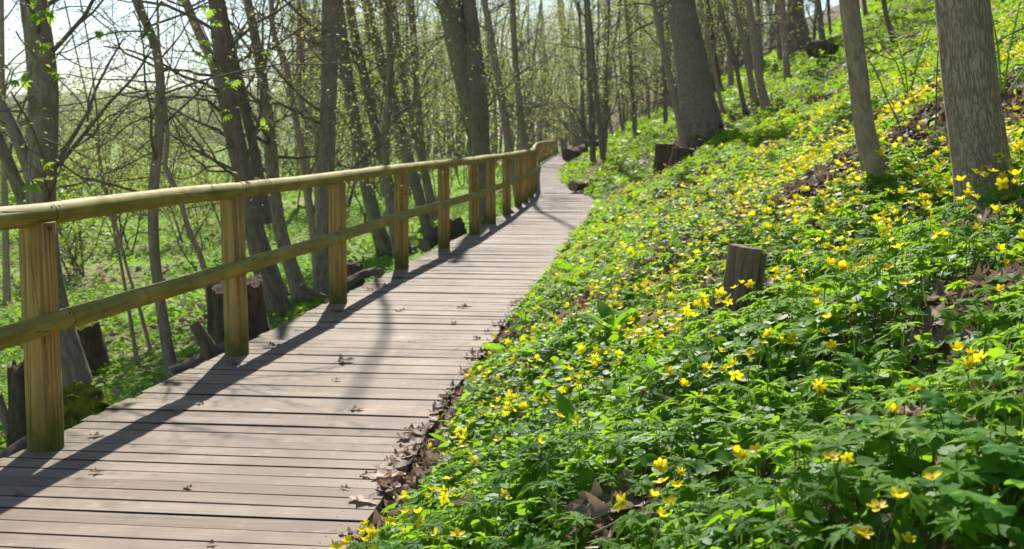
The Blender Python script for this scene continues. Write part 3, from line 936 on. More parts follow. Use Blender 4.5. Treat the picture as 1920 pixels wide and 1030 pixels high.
trunk_tree("tree", [(1389, -10, 22), (1397, 20, 23), (1408, 72, 26)], 52.0, "dark thick trunk high on the bank behind the slim curved tree", mat="bark_brown", height=15, limbs=8, seed=31)
trunk_tree("tree", [(1490, -10, 30), (1492, 30, 32), (1496, 66, 40)], 45.0, "thick dark trunk at the upper edge of the view above a mossy mound", mat="bark_brown", height=15, limbs=8, seed=32)
trunk_tree("tree", [(1465, -10, 11), (1470, 50, 11), (1473, 100, 12), (1477, 157, 13)], None, "slim straight grey stem alone on the bank right of the slim curved tree", mat="bark_thin", height=10, limbs=8, seed=33)
trunk_tree("tree", [(1590, -10, 36), (1600, 75, 36), (1610, 150, 36), (1617, 220, 37), (1631, 290, 40), (1648, 352, 48)], None, "smooth brown leaning trunk in the flowers, thinner neighbour of the furrowed trunk", mat="bark_thin", height=8, limbs=6, seed=34, sides=24, flare=.12,
           extra=[([(1590, 62), (1620, 88), (1665, 105), (1700, 128), (1740, 160), (1776, 188)], (6.6, 6.2), 4)], leaf=("fresh", 1, .05))
trunk_tree("tree", [(1802, -10, 96), (1808, 60, 96), (1816, 140, 97), (1826, 220, 98), (1836, 290, 100), (1844, 350, 104), (1852, 405, 112)], None, "thick grey-brown trunk with furrowed ringed bark among the flowers at the right", mat="bark_furrow", height=7, limbs=4, seed=35, sides=40, flare=.06)
trunk_tree("tree", [(1655, -10, 9), (1663, 35, 9), (1677, 82, 11)], None, "short-looking thin stem between the brown and the furrowed trunks, higher up the bank", mat="bark_brown", height=8, limbs=7, seed=36)
trunk_tree("tree", [(1618, -10, 8), (1621, 10, 8), (1624, 36, 9)], None, "thin stem at the upper edge of the view just right of the smooth brown trunk", mat="bark_brown", height=8, limbs=7, seed=37)
trunk_tree("tree_snag", [(1330, 25, 10), (1332, 50, 14), (1335, 90, 15), (1340, 130, 17), (1345, 178, 20)], None, "dark broken dead snag standing behind the beech on its right", "dead tree", mat="bark_rot", height=.1, limbs=3, lev=0, twig_len=.4, seed=38, leaf=None)

# --- fresh palmate leaf sprays that hang in front of the first trunk
HV = [(85, 24, .10), (72, 30, .08), (98, 20, .08), (80, 80, .085), (33, 150, .085), (83, 306, .09), (57, 338, .12), (276, 66, .08), (288, 70, .06), (388, 22, .07), (406, 40, .075), (388, 73, .06), (385, 105, .06), (432, 152, .085), (428, 160, .07),
      (100, 137, .07), (112, 142, .06), (180, 66, .05), (424, 212, .06), (500, 235, .06), (497, 97, .06), (60, 10, .05)]
pos, sc = np.array([at(a, b_, 8.3 if a < 200 else 8.9) for a, b_, c in HV]), np.array([c * 1.0 for a, b_, c in HV])
r_ = np.random.default_rng(50)
ov = empty("overhanging_branch", (float(pos[0][0]), 8.3, float(pos[0][2])), "fine twigs tipped with bright palmate leaves hanging before the thick grey leaning trunk", "branch")
b = Buf()
for pth, yy in (([(150, -60), (110, -10), (88, 20)], 8.3), ([(150, -60), (100, 10), (92, 50), (82, 76)], 8.3), ([(-40, 60), (0, 110), (30, 146)], 8.3), ([(175, 200), (130, 262), (105, 290), (84, 302)], 8.3), ([(150, 290), (110, 270), (70, 262), (58, 300), (57, 332)], 8.3),
                ([(250, 20), (265, 50), (276, 63)], 8.9), ([(360, -50), (380, 0), (388, 18)], 8.9), ([(380, -20), (400, 20), (406, 38)], 8.9), ([(450, 60), (440, 120), (432, 150)], 8.9), ([(30, 60), (70, 110), (100, 134)], 8.3), ([(470, 190), (440, 200), (424, 210)], 8.9), ([(520, 190), (510, 220), (500, 232)], 8.9)):
    p2 = np.array([at(*q, yy) for q in pth])
    q2, q3 = resample(p2, np.linspace(.006, .003, len(p2)), .06)
    b.tube(q2 + r_.normal(0, .003, q2.shape), q3, 5)
part(b.build("crown", M["twig"], ov), ov)
R = frames(tilt_normals(np.tile([0, -.5, .8], (len(pos), 1)), .35, r_), r_.uniform(0, 6.28, len(pos)))
P2 = np.repeat(pos, 3, 0) + r_.normal(0, .012, (len(pos) * 3, 3))
R2 = frames(tilt_normals(np.tile([0, -.4, .8], (len(P2), 1)), .45, r_), r_.uniform(0, 6.28, len(P2)))
part(leaf_object("leaves", [(*PALM, P2, R2, np.repeat(sc, 3) * r_.uniform(.55, 1, len(P2)), r_.random(len(P2)))], M["fresh"], None), ov)

# --- shrubs and thickets beyond the meadow edge
SH = [  # px, foot py, distance, height px, spread px, leaf share, kind
    (160, 470, 19, 190, 170, 1.0), (250, 440, 24, 200, 160, 1.0), (360, 440, 25, 170, 130, .9), (60, 440, 26, 150, 140, .7), (420, 420, 30, 220, 150, 1.0), (520, 410, 30, 250, 140, .8),
    (200, 400, 36, 210, 170, .9), (320, 390, 38, 190, 170, .9), (90, 400, 36, 140, 150, .8), (20, 400, 33, 120, 120, .8), (470, 385, 42, 280, 170, .8), (580, 400, 34, 240, 120, .8), (640, 390, 36, 260, 130, .8),
    (690, 400, 30, 210, 100, .9), (740, 380, 38, 290, 130, .9), (820, 380, 36, 260, 120, .9), (560, 360, 50, 300, 180, .8), (660, 355, 55, 310, 180, .8), (770, 350, 55, 330, 180, .8), (860, 350, 50, 320, 160, .8),
    (940, 345, 52, 310, 140, .8), (300, 350, 60, 160, 200, .7), (130, 350, 62, 120, 200, .7), (430, 345, 62, 220, 200, .7), (10, 345, 60, 110, 160, .7), (985, 330, 62, 300, 110, .7)]
adj = ["pale green", "yellow green", "bright green", "twiggy grey green"]
for q, (px, py, Y, hp, sp, ls) in enumerate(SH):
    r_ = np.random.default_rng(300 + q)
    c = at(px, py, Y); c[2] = float(G(c[0], c[1]))
    root = empty("shrub", tuple(c), "loose young-leaved thicket shrub beyond the meadow at the left", "shrub", "thicket shrubs beyond the meadow")
    b, tips = Buf(), []
    H, W = pxw(hp, Y), pxw(sp, Y)
    for k in range(6):
        az, lean = r_.uniform(0, 6.28), r_.uniform(.05, .55)
        dv = np.array([math.cos(az) * lean, math.sin(az) * lean, 1.0])
        p0 = c + np.array([r_.normal(0, W * .09), r_.normal(0, W * .09), -.1])
        branch(b, tips, r_, p0, dv, H * r_.uniform(.55, 1.0), r_.uniform(.010, .022) * (1 + Y / 60), 2 if Y < 40 else 2, .02, .13, (4, 7) if Y < 45 else (3, 5), 5, (.3, .9))
    part(b.build("stems", M["twig"], root), root)
    n = int(1 + round(2.4 * ls))
    lf = leaves_on("leaves", tips, r_, n, .05 * (1 + Y / 45), M["young" if q % 3 else "fresh"], root, spread=.10 + Y * .003)
    if Y <= 26:
        tag(root, ["low spreading thicket shrub on the meadow seen between the first two trunks", "light green shrub on the meadow left of the slender bent tree", "open green shrub on the meadow between the slender bent tree and the second post", "twiggy low shrub at the left edge behind the thick leaning trunk"][q])
        del root["group"]

# --- the woodland farther along: slim trees thinning into the distance
r_ = np.random.default_rng(77)
k = 0
FT = []
for q in range(30):                       # left of the path
    Y = r_.uniform(34, 95)
    FT.append((r_.uniform(560, 1000), Y, r_.uniform(.07, .2), "L"))
for q in range(56):                       # on the bank, along the path's line and up the slope
    Y = r_.uniform(36, 110)
    FT.append((r_.uniform(1070, 1560) if q % 2 else r_.uniform(1075, 1300), Y, r_.uniform(.07, .24), "R"))
for q in range(12):
    FT.append((r_.uniform(990, 1085), r_.uniform(97, 125), r_.uniform(.1, .28), "L"))
for q in range(10):
    FT.append((r_.uniform(-10, 560), r_.uniform(45, 90), r_.uniform(.08, .16), "M"))
for q, (px, Y, dia, side) in enumerate(FT):
    c = at(px, 300, Y)
    if xl(Y) - .4 < c[0] < xr(Y) + .6 and Y < 96: c[0] = xr(Y) + 1.2 if side == "R" else xl(Y) - 1.0
    c[2] = float(G(c[0], c[1]))
    H = r_.uniform(10, 16) if side != "M" else r_.uniform(4, 6)
    lean = np.array([r_.normal(-.05, .05), r_.normal(0, .03), 1.0])
    n = 12
    P = [c - np.array([0, 0, .3])]; d = lean
    for _ in range(n):
        d = d + np.array([r_.normal(0, .035), r_.normal(0, .03), .02]); d = d / np.linalg.norm(d)
        P.append(P[-1] + d * H / n)
    P = np.array(P)
    RR = dia / 2 * np.linspace(1.1, .2, n + 1)
    lab = {"L": "slim trunk with sparse yellow-green leaves in the hazy wood behind the railing", "R": "slim trunk with sparse yellow-green leaves in the hazy wood up the bank beyond the beech", "M": "small bare-looking tree far across the meadow"}[side]
    grp = {"L": "woodland trees behind the railing", "R": "woodland trees up the far bank", "M": "small trees across the meadow"}[side]
    root = empty("tree", tuple(c), lab, "tree", grp)
    b = Buf(); b.tube(P, RR, 7, False, .05, q % 13)
    part(b.build("trunk", M[("bark_brown", "bark_grey", "bark_moss")[q % 3]], root), root)
    tb, tips = Buf(), []
    for _ in range(16):
        i = int(r_.uniform(.12, 1) * (n - 1))
        az = r_.uniform(0, 6.28)
        branch(tb, tips, r_, P[i], np.array([math.cos(az), math.sin(az), r_.uniform(.1, .8)]), r_.uniform(1.2, 3.0), max(RR[i] * .35, .012), 2, .04, .16, (3, 5), 4)
    part(tb.build("crown", M["twig"], root), root)
    leaves_on("leaves", tips, r_, 2, .07 * (1 + Y / 120), M["young"], root, spread=.35)

# --- the wood that closes the view: one far mass of trunks, twigs and leaves
b, tips = Buf(), []
r_ = np.random.default_rng(88)
for q in range(300):
    Y = r_.uniform(112, 190)
    x = (r_.uniform(560, 1480) - 960) / FPX * Y if q % 5 else (r_.uniform(-60, 560) - 960) / FPX * Y * 1.5
    yy = Y if q % 5 else Y * 1.5
    z = float(G(x, yy))
    H = r_.uniform(13, 20) if q % 5 else r_.uniform(5, 10)
    P = np.array([[x + r_.normal(0, .25) + t * r_.normal(0, .6), yy, z - .3 + H * t] for t in np.linspace(0, 1, 6)])
    b.tube(P, np.linspace(.2, .05, 6) * r_.uniform(.5, 1.4), 5)
    for _ in range(9):
        i = r_.integers(1, 5); az = r_.uniform(0, 6.28)
        branch(b, tips, r_, P[i], np.array([math.cos(az), math.sin(az), r_.uniform(.1, .8)]), r_.uniform(2, 4), .05, 1, .04, .15, (4, 6), 3)
fw = tag(link("far_woods", None), None) if False else empty("far_woods", (0, 140, 0))
tag(fw, "far wood of bare and budding trees closing the view beyond the boardwalk", "wood", kind="stuff")
part(b.build("trunks", M["bark_brown"], fw), fw)
leaves_on("leaves", tips, r_, 3, .26, M["young"], fw, spread=1.0)
#@@FLOOR
# ------------------------------------------------------------------ stumps, logs, roots
def stump(label, px, py, wpx, hpx, Y=None, mat="bark_rot", lean=(0, 0), ragged=.1, flare=.5, moss_=0, name="tree_stump", cut="cut", seed=0, extra=None, sq=1.0, lift=0.0, tilt=0.0):
    r_ = np.random.default_rng(600 + seed)
    if Y is None: Y = float(hit(px, py)[1])
    c = at(px, py, Y)
    g = float(G(c[0], c[1]))
    c[2] = max(c[2], g - .05) if abs(c[2] - g) < .6 else g
    W, H = pxw(wpx, Y) / 2, pxw(hpx, Y)
    root = empty(name, tuple(c), label, "stump" if name == "tree_stump" else "log")
    b = Buf()
    n = 14
    z = np.linspace(-.3, H, n)
    P = np.stack([c[0] + lean[0] * z, c[1] + lean[1] * z, c[2] + z], -1)
    R = W * (1 + flare * np.exp(-np.maximum(z, 0) / (.35 * H + .01)))
    k = 26
    b.tube(P, R, k, False, .16, seed)
    Vt = b.V[0]
    a = np.arange(k) / k * 6.283
    top = (fbm(np.cos(a) * 1.6 + seed * 3 + 9, np.sin(a) * 1.6 + 9, 71) - .5) * 2 * ragged * H
    frac = np.clip(z / H, 0, 1)[:, None] ** 3
    Vt.reshape(n, k, 3)[:, :, 2] += frac * top[None] + frac * tilt * (Vt.reshape(n, k, 3)[:, :, 0] - c[0])
    ring = Vt.reshape(n, k, 3)[-1].copy()
    part(b.build("trunk", M[mat], root), root)
    cv = [ring, ring.mean(0) + (ring - ring.mean(0)) * .72 + r_.normal(0, .012 * H, ring.shape) * np.array([.2, .2, 1]), ring.mean(0) + (ring - ring.mean(0)) * .35 + r_.normal(0, .02 * H, ring.shape) * np.array([.2, .2, 1])]
    V = np.vstack(cv + [ring.mean(0)[None]])
    jj = np.arange(k)
    Q = np.vstack([np.stack([o * k + jj, o * k + (jj + 1) % k, (o + 1) * k + (jj + 1) % k, (o + 1) * k + jj], -1) for o in (0, 1)])
    T = np.stack([2 * k + jj, 2 * k + (jj + 1) % k, np.full(k, 3 * k)], -1)
    part(link("cut_face", mesh_from("cut_face", V, [Q, T], M[cut], {"bk": V - c})), root)
    return root, c, W, H


def log(label, A, B, wpx, Y, mat="bark_log", seed=0, bend=.04, cut="cut", name="log", taper=.8, cat="log", wob=.18):
    r_ = np.random.default_rng(800 + seed)
    Ya, Yb = Y if isinstance(Y, tuple) else (Y, Y)
    a, c = at(*A, Ya), at(*B, Yb)
    root = empty(name, tuple((a + c) / 2), label, cat)
    t = np.linspace(0, 1, 10)
    P = a + (c - a) * t[:, None] + r_.normal(0, bend * np.linalg.norm(c - a) * .25, (10, 3)) + np.sin(t * 3.14)[:, None] * r_.normal(0, bend * np.linalg.norm(c - a), 3)
    R = pxw(wpx, (Ya + Yb) / 2) / 2 * np.linspace(1, taper, 10)
    b = Buf(); b.tube(P, R, 16, False, wob, seed)
    part(b.build("trunk", M[mat], root), root)
    for sgn, i0 in ((0, 0), (1, 9)):
        ring = b.V[0].reshape(10, 16, 3)[i0]
        V = np.vstack([ring, ring.mean(0)[None] + (P[i0] - P[abs(i0 - 1)]) * .04])
        jj = np.arange(16)
        part(link("cut_face", mesh_from("cut_face", V, [np.stack([jj, (jj + 1) % 16, np.full(16, 16)], -1)], M[cut], {"bk": V})), root)
    return root, P, R


def mound(name, label, px, py, Y, wpx, hpx, mat, cat, seed=0, dpt=1.0, rough=.5):
    c = at(px, py, Y)
    W, H = pxw(wpx, Y) / 2, pxw(hpx, Y)
    u, v = np.meshgrid(np.linspace(0, 2 * math.pi, 49)[:-1], np.linspace(.02, math.pi, 26))
    d = np.stack([np.sin(v) * np.cos(u), np.sin(v) * np.sin(u) * dpt, np.cos(v)], -1)
    nz = fbm(d[..., 0] * 2.2 + seed * 5 + 9, d[..., 2] * 2.2 + d[..., 1] * 2 + 9, 91 + seed, 4) + .5 * fbm(d[..., 0] * 7 + 3, d[..., 2] * 7 + d[..., 1] * 6 + 9, 95 + seed, 3)
    V = d * (1 + rough * (nz - .75))[..., None] * np.array([W, W, H * .9])
    V = V.reshape(-1, 3) + c
    nu = 48
    i = np.arange(25)[:, None] * nu; j = np.arange(nu)[None]
    Q = np.stack([i + j, i + nu + j, i + nu + (j + 1) % nu, i + (j + 1) % nu], -1).reshape(-1, 4)
    o = link(name, mesh_from(name, V - c, [Q], M[mat], {"bk": V - c}))
    o.location = tuple(c)
    return tag(o, label, cat)


# the leaning cut stump in the flowers
rt, c, W, H = stump("weathered grey-brown cut stump standing alone among the yellow flowers of the bank", 1378, 588, 60, 128, None, "dead_stump", lean=(.13, 0), ragged=.03, flare=.10, seed=1, cut="dead_stump", tilt=-.05)
b = Buf(); p = c + np.array([W * 1.02, .0, 0])
b.tube([p + np.array([-.0, 0, H * .15]), p + np.array([.03, 0, H * .6]), p + np.array([.045, 0, H * .9])], [W * .38, W * .34, W * .22], 9, True, .2, 4)
part(b.build("split_piece", M["dead_stump"], rt), rt)
# group of cut stumps below the beech
stump("dark stump, left one of the three cut stumps below the beech", 1246, 308, 36, 38, 24.0, "bark_rot", ragged=.04, flare=.12, seed=2)
stump("front stump of the three below the beech, its pale cut top tilted", 1277, 322, 40, 42, 23.2, "bark_rot", lean=(.1, 0), ragged=.05, flare=.2, seed=3)
stump("highest of the three cut stumps, just under the foot of the beech", 1288, 292, 46, 34, 25.0, "bark_log", lean=(.25, 0), ragged=.15, flare=.1, seed=4)
log("grey-brown log half sunk in the flowers downhill of the three stumps", (1316, 330), (1238, 372), 15, (17, 15.4), seed=5, bend=.03)
log("short dark log end lying by the far end of the boardwalk", (1064, 292), (1102, 276), 24, (55, 58), "bark_rot", seed=6, bend=.02, cut="bark_rot")
log("heap-like dark branch wood lying just right of the far log end", (1104, 282), (1142, 268), 13, (57, 60), "bark_rot", seed=7, bend=.06)
log("dark fallen trunk half hidden in the bank near the bend of the boardwalk", (1078, 352), (1130, 308), 17, (29, 33), "bark_rot", seed=8, bend=.05)
mound("mossy_mound", "dark mossy root mound high on the bank under the thick dark trunk", 1540, 92, 30, 56, 18, "bark_rot", "mound", 3, .8)
# behind the railing
stump("tall hollow rotten stump with mossy side behind the second post", 452, 640, 92, 112, 9.0, "bark_rot", lean=(-.06, 0), ragged=.22, flare=.35, seed=9, cut="bark_rot")
stump("narrow broken stump piece left of the second post", 402, 610, 24, 80, 9.2, "bark_rot", ragged=.3, flare=.1, seed=10, cut="bark_rot")
rt, P, R = log("mossy rotten log lying left of the second post by the boardwalk edge", (322, 712), (425, 655), 44, (8.3, 8.6), "bark_log", seed=11, bend=.02)
b = Buf(); s0 = at(398, 668, 8.45)
b.tube([s0, at(385, 640, 8.4), at(364, 606, 8.4)], [.07, .055, .04], 9, True, .2, 6)
part(b.build("broken_stub", M["bark_log"], rt), rt)
part(mound("moss", None, 350, 690, 8.42, 52, 20, "moss", None, 5, .7), rt)
del rt
log("pinkish grey log lying behind the rails between the third and fourth posts", (645, 534), (712, 510), 18, (11.2, 11.8), "bark_log", seed=12, bend=.03)
log("thin bent root lying left of the third post", (565, 535), (625, 556), 10, 11.5, "bark_log", seed=13, bend=.08)
stump("low dark rotten stump just right of the third post", 664, 530, 34, 36, 12.2, "bark_rot", ragged=.25, flare=.3, seed=14, cut="bark_rot")
mound("root_plate", "upturned brown root plate behind the rails near the fifth post", 848, 445, 17.5, 56, 40, "bark_rot", "root plate", 7, .6, .8)
log("dark log end sticking out left of the upturned root plate", (822, 438), (795, 462), 30, (17.0, 16.2), "bark_rot", seed=15, bend=.01)
log("small dark log lying by the sixth post", (935, 418), (962, 396), 14, 21.5, "bark_rot", seed=16)
mound("mossy_mound", "bright green mossy stump mound beside the first post", 150, 775, 7.0, 118, 66, "moss", "mound", 1, .8, .75)
stump("dark old stump with mossy cap right of the thick grey leaning trunk", 172, 748, 62, 112, 9.7, "bark_rot", lean=(-.12, 0), ragged=.2, flare=.75, seed=17, cut="moss")
stump("dark ragged snag stump just left of the first post", 40, 830, 34, 150, 6.9, "bark_rot", ragged=.25, flare=.5, seed=18, cut="bark_rot")
log("brown log at the left edge below the first post", (-20, 880), (62, 822), 30, (6.3, 6.6), "bark_log", seed=19, bend=.02)
log("thin grey stem leaning at the left edge beneath the lower rail", (-6, 740), (22, 832), 20, 6.9, "bark_grey", seed=20, bend=.02, name="leaning_stem", cat="stem", wob=.06)
# sticks on the bank
for q, (A, B, wp, lab) in enumerate([((1592, 782), (1672, 868), 9, "pale broken stick lying in dead leaves low on the bank at the right"), ((1506, 756), (1576, 836), 6, "thin brown stick left of the pale broken stick"),
                                     ((1782, 560), (1842, 662), 12, "dark rough stick beside the dead leaves near the right edge"), ((1610, 358), (1636, 432), 5, "thin dark twig standing by the foot of the smooth brown trunk"),
                                     ((1110, 1005), (1200, 958), 5, "thin dry twig by the clod of dark soil")]):
    a, c = hit(*A), hit(*B)
    log(lab, A, B, wp, (a[1] * .955, c[1] * .955), "bark_thin", seed=30 + q, bend=.05, name="stick", cat="stick", taper=.6, wob=.1)
mound("soil_clod", "clod of bare dark soil among the leaves at the bottom of the view", 1160, 1012, float(hit(1160, 1000)[1]), 95, 34, "bark_rot", "soil", 9, .8, .6)

# ------------------------------------------------------------------ leaf and flower shapes
def heart():
    v = [(0, 0, 0)]
    for a in np.linspace(-2.75, 2.75, 11):
        rr = .5 * (1 + .14 * math.cos(a) - .28 * max(0, math.cos(a * .5 - 1.57) - .85) * 2)
        v.append((.12 + rr * math.cos(a), rr * math.sin(a), .10 * (rr * math.sin(a)) ** 2 * 4))
    return np.array(v), [np.array([(0, i, i + 1) for i in range(1, 11)])]


def strip_leaf(us, ws, curl=0.0, fold=.1, wave=0.0):
    v, f = [], []
    for i, (u, w_) in enumerate(zip(us, ws)):
        z = -curl * u * u
        wv = wave * math.sin(i * 2.3)
        v += [(u, -w_, z + fold * w_ + wv * w_), (u, 0, z), (u, w_, z + fold * w_ - wv * w_)]
    for i in range(len(us) - 1):
        a = i * 3
        f += [(a, a + 3, a + 4, a + 1), (a + 1, a + 4, a + 5, a + 2)]
    return np.array(v, float), [np.array(f)]


def join(parts):
    V, F, n = [], {}, 0
    for v, fs in parts:
        for f in fs: F.setdefault(f.shape[1], []).append(f + n)
        V.append(v); n += len(v)
    return np.vstack(V), [np.vstack(x) for x in F.values()]


def xf(p, yaw=0.0, pitch=0.0, sc=1.0, off=(0, 0, 0)):
    v, f = p
    Rm = np.array(Matrix.Rotation(yaw, 3, "Z") @ Matrix.Rotation(-pitch, 3, "Y"))
    return (v * sc) @ Rm.T + np.array(off), f


def whorl(detail, r_):
    if detail == 2: lf = strip_leaf([0, .25, .45, .5, .68, .73, 1.0], [.02, .09, .20, .11, .17, .08, .0], .25, .35)
    elif detail == 1: lf = strip_leaf([0, .5, .7, 1.0], [.02, .17, .13, .0], .25, .35)
    else: lf = (np.array([(0, 0, 0), (.55, .17, .04), (1, 0, -.15), (.55, -.17, .04)]), [np.array([(0, 1, 2, 3)])])
    ps = []
    for k in range(3):
        a = k * 2.094 + r_.normal(0, .15)
        for da, s_ in ((-.62, .85), (0, 1.0), (.62, .85)):
            ps.append(xf(lf, a + da + r_.normal(0, .08), r_.normal(.12, .16), s_ * r_.uniform(.85, 1.1)))
            if detail == 2:
                ps.append(xf(lf, a + da * 1.5 + .28, r_.normal(.05, .16), s_ * .62))
    return join(ps)


HEART, HEART2 = heart(), (np.array([(0, 0, 0), (.1, -.42, .04), (.45, -.38, .03), (.62, 0, 0), (.45, .38, .03), (.1, .42, .04)]), [np.array([(0, 1, 2), (0, 2, 3), (0, 3, 4), (0, 4, 5)])])
QUAD = (np.array([(0, 0, 0), (.5, .33, .05), (1, 0, 0), (.5, -.33, .05)]), [np.array([(0, 1, 2, 3)])])
r_ = np.random.default_rng(5)
WH2 = [whorl(2, r_) for _ in range(4)]; WH1 = [whorl(1, r_) for _ in range(3)]; WH0 = [whorl(0, r_) for _ in range(3)]
DOCK = strip_leaf([0, .1, .3, .5, .7, .88, 1.0], [.015, .05, .12, .15, .13, .07, .0], .35, .25, .25)
BLADE = strip_leaf([0, .35, .7, 1.0], [.03, .035, .025, .0], .5, .3)


def scallop():
    v = [(.0, 0, 0), (.45, 0, .03)]
    n = 26
    for i in range(n):
        a = -2.7 + 5.4 * i / (n - 1)
        rr = .48 * (1 + .16 * abs(math.sin(a * 3.1)) - .10 * (abs(math.cos(a * 1.55)) < .25))
        v.append((.45 + rr * math.cos(a), rr * .95 * math.sin(a), .06 * math.sin(a * 5) - .08 * rr))
    return np.array(v), [np.array([(1, i, i + 1) for i in range(2, n + 1)] + [(1, n + 1, 0), (1, 0, 2)])]


SCAL = scallop()


def dead_leaf(seed):
    r_ = np.random.default_rng(seed)
    v, f = [], []
    us = np.linspace(0, 1, 9)
    for i, u in enumerate(us):
        wd = .36 * math.sin(math.pi * min(1, u * .93 + .05)) ** .8 * (1 + .45 * math.sin(u * 15 + seed)) + .01
        c1, c2 = r_.uniform(.3, 1.6), r_.uniform(.3, 1.6)
        for s_ in (-1, -.5, 0, .5, 1):
            y = s_ * wd
            z = (c1 if s_ < 0 else c2) * y * y * 1.6 + .25 * (u - .5) ** 2 + r_.normal(0, .025)
            v.append((u - .5, y * (1 - .25 * abs(s_) * (c1 > 1)), z * .7))
    for i in range(8):
        for j in range(4):
            a = i * 5 + j
            f.append((a, a + 5, a + 6, a + 1))
    return np.array(v), [np.array(f)]


DEAD = [dead_leaf(q) for q in range(8)]
DEAD_LO = (np.array([(-.5, 0, .1), (-.1, -.3, .12), (.1, 0, 0), (.5, 0, .12), (-.1, .3, .16)]), [np.array([(0, 1, 2), (1, 3, 2), (2, 3, 4), (0, 2, 4)])])


# ------------------------------------------------------------------ ground cover of the bank
def band(r_, y0, y1, dens, right=True, s_lo=.0):
    """random spots on the bank (or the meadow) between two distances"""
    xm = .43 * y1 + 1.2
    n = int((xm + 3) * (y1 - y0) * dens)
    y = r_.uniform(y0, y1, n); x = r_.uniform(-1.2, xm, n) if right else r_.uniform(-xm - .5, 4, n)
    if right:
        ok = (x > xr(y) + s_lo) & (x < .43 * y + 1.0)
    else:
        ok = (x < xl(y) - .02) & (x > -.43 * y - .8)
    x, y = x[ok], y[ok]
    return x, y, G(x, y)


def bare(x, y):
    """0 where the bank lies bare under dead leaves, 1 where it is overgrown"""
    s_ = x - xr(y)
    a = smooth((fbm(x * .8 + 3, y * .8, 41) * .6 + fbm(x * 2.3, y * 2.3, 43) * .4 - .26) / .12)
    for (px_, py_, rad) in BARE:
        q = hit(px_, py_)
        a = a * smooth((np.hypot(x - q[0], (y - q[1]) * .8) / (rad * .8) - .45) / .5)
    edge = np.where(y < 9, smooth((s_ - .03 - .10 * vnoise(y * 1.7, y * 0, 44)) / .12), smooth((s_ + .1) / .12))
    return a * edge


BARE = [(1835, 440, .22), (1640, 830, .15), (1375, 600, .22), (1360, 625, .15), (1660, 820, .20), (1620, 860, .16), (1850, 560, .30), (1790, 650, .2), (1330, 350, .8), (1545, 335, .45), (1265, 385, .6), (1430, 290, .6), (1165, 985, .16), (1105, 575, .3), (1880, 770, .14), (1530, 870, .1)]
r_ = np.random.default_rng(21)
cel, ane, stems, litter = [], [], Buf(), []
up = np.array([0, 0, 1.0])
for (y0, y1, dc, da, lc, la, proto, wh, lod) in [(1.1, 4.2, 2700, 150, .036, .050, HEART, WH2, 0), (4.2, 7, 1650, 120, .040, .056, HEART, WH2, 1), (7, 12, 760, 64, .049, .064, HEART2, WH1, 2), (12, 22, 210, 30, .085, .10, HEART2, WH0, 3),
                                                (22, 40, 62, 11, .14, .15, QUAD, WH0, 4), (40, 75, 18, 3.2, .24, .24, QUAD, WH0, 5), (75, 130, 4, .8, .45, .4, QUAD, WH0, 6)]:
    x, y, z = band(r_, y0, y1, dc)
    cov = bare(x, y); hum = fbm(x * 1.7, y * 1.7, 61)
    spec = fbm(x * .75 + 9, y * .75, 51)
    ok = r_.random(len(x)) < (.06 + .94 * cov) * np.where(spec > .52, .55, 1.0)
    x, y, z, hum = x[ok], y[ok], z[ok], hum[ok]
    h = (.015 + .14 * hum ** 1.5 * r_.random(len(x)) ** .6) * (1 if lod < 4 else 1.5)
    pos = np.stack([x, y, z + h], -1)
    nb_ = Gn(x, y)
    nr = tilt_normals(nb_ * .5 + up * .5, .33 if lod < 3 else .42, r_)
    tint = np.clip(.42 + .95 * (fbm(x * 1.3, y * 1.3, 71) - .5) + r_.normal(0, .2, len(x)), 0, 1)
    cel.append((proto[0], proto[1], pos, frames(nr, r_.uniform(0, 6.28, len(x))), lc * r_.uniform(.5, 1.3, len(x)), tint))
    if lod < 2:                                     # leaf stalks show close by
        pick = r_.random(len(x)) < .45
        for p_, q_ in zip(pos[pick], r_.normal(0, .012, (int(pick.sum()), 2))):
            stems.add(np.array([[p_[0] - .0012 + q_[0], p_[1] + q_[1], p_[2] - .10], [p_[0] + .0012 + q_[0], p_[1] + q_[1], p_[2] - .10], [p_[0] + .001, p_[1], p_[2]], [p_[0] - .001, p_[1], p_[2]]]), [(0, 1, 2, 3)])
    x, y, z = band(r_, y0, y1, da)
    cov = bare(x, y); spec = fbm(x * .75 + 9, y * .75, 51)
    ok = r_.random(len(x)) < (.03 + .97 * cov) * np.clip((spec - .30) / .22, .12, 1)
    x, y, z = x[ok], y[ok], z[ok]
    h = r_.uniform(.04, .12, len(x)) + .05 * fbm(x * 1.7, y * 1.7, 61)
    pos = np.stack([x, y, z + h], -1)
    nr = tilt_normals(Gn(x, y) * .35 + up * .65, .2, r_)
    tint = np.clip(.45 + .95 * (fbm(x * 1.1, y * 1.1, 73) - .5) + r_.normal(0, .16, len(x)), 0, 1)
    which = r_.integers(0, len(wh), len(x))
    hd = r_.uniform(0, 6.28, len(x)); sc = la * r_.uniform(.7, 1.2, len(x))
    for k in range(len(wh)):
        m = which == k
        ane.append((wh[k][0], wh[k][1], pos[m], frames(nr[m], hd[m]), sc[m], tint[m]))
    if lod < 3:
        for p_, q_ in zip(pos, r_.normal(0, .02, (len(pos), 2))):
            stems.add(np.array([[p_[0] - .0016 + q_[0], p_[1] + q_[1], p_[2] - .18], [p_[0] + .0016 + q_[0], p_[1] + q_[1], p_[2] - .18], [p_[0] + .0012, p_[1], p_[2]], [p_[0] - .0012, p_[1], p_[2]]]), [(0, 1, 2, 3)])
tag(leaf_object("celandine_leaves", cel, M["celandine"]), kind="stuff")
tag(leaf_object("anemone_leaves", ane, M["anemone"]), kind="stuff")
so_ = stems.build("plant_stems", M["stem"]); tag(so_, kind="stuff")
_t = so_.data.attributes.new("tint", "FLOAT", "POINT")
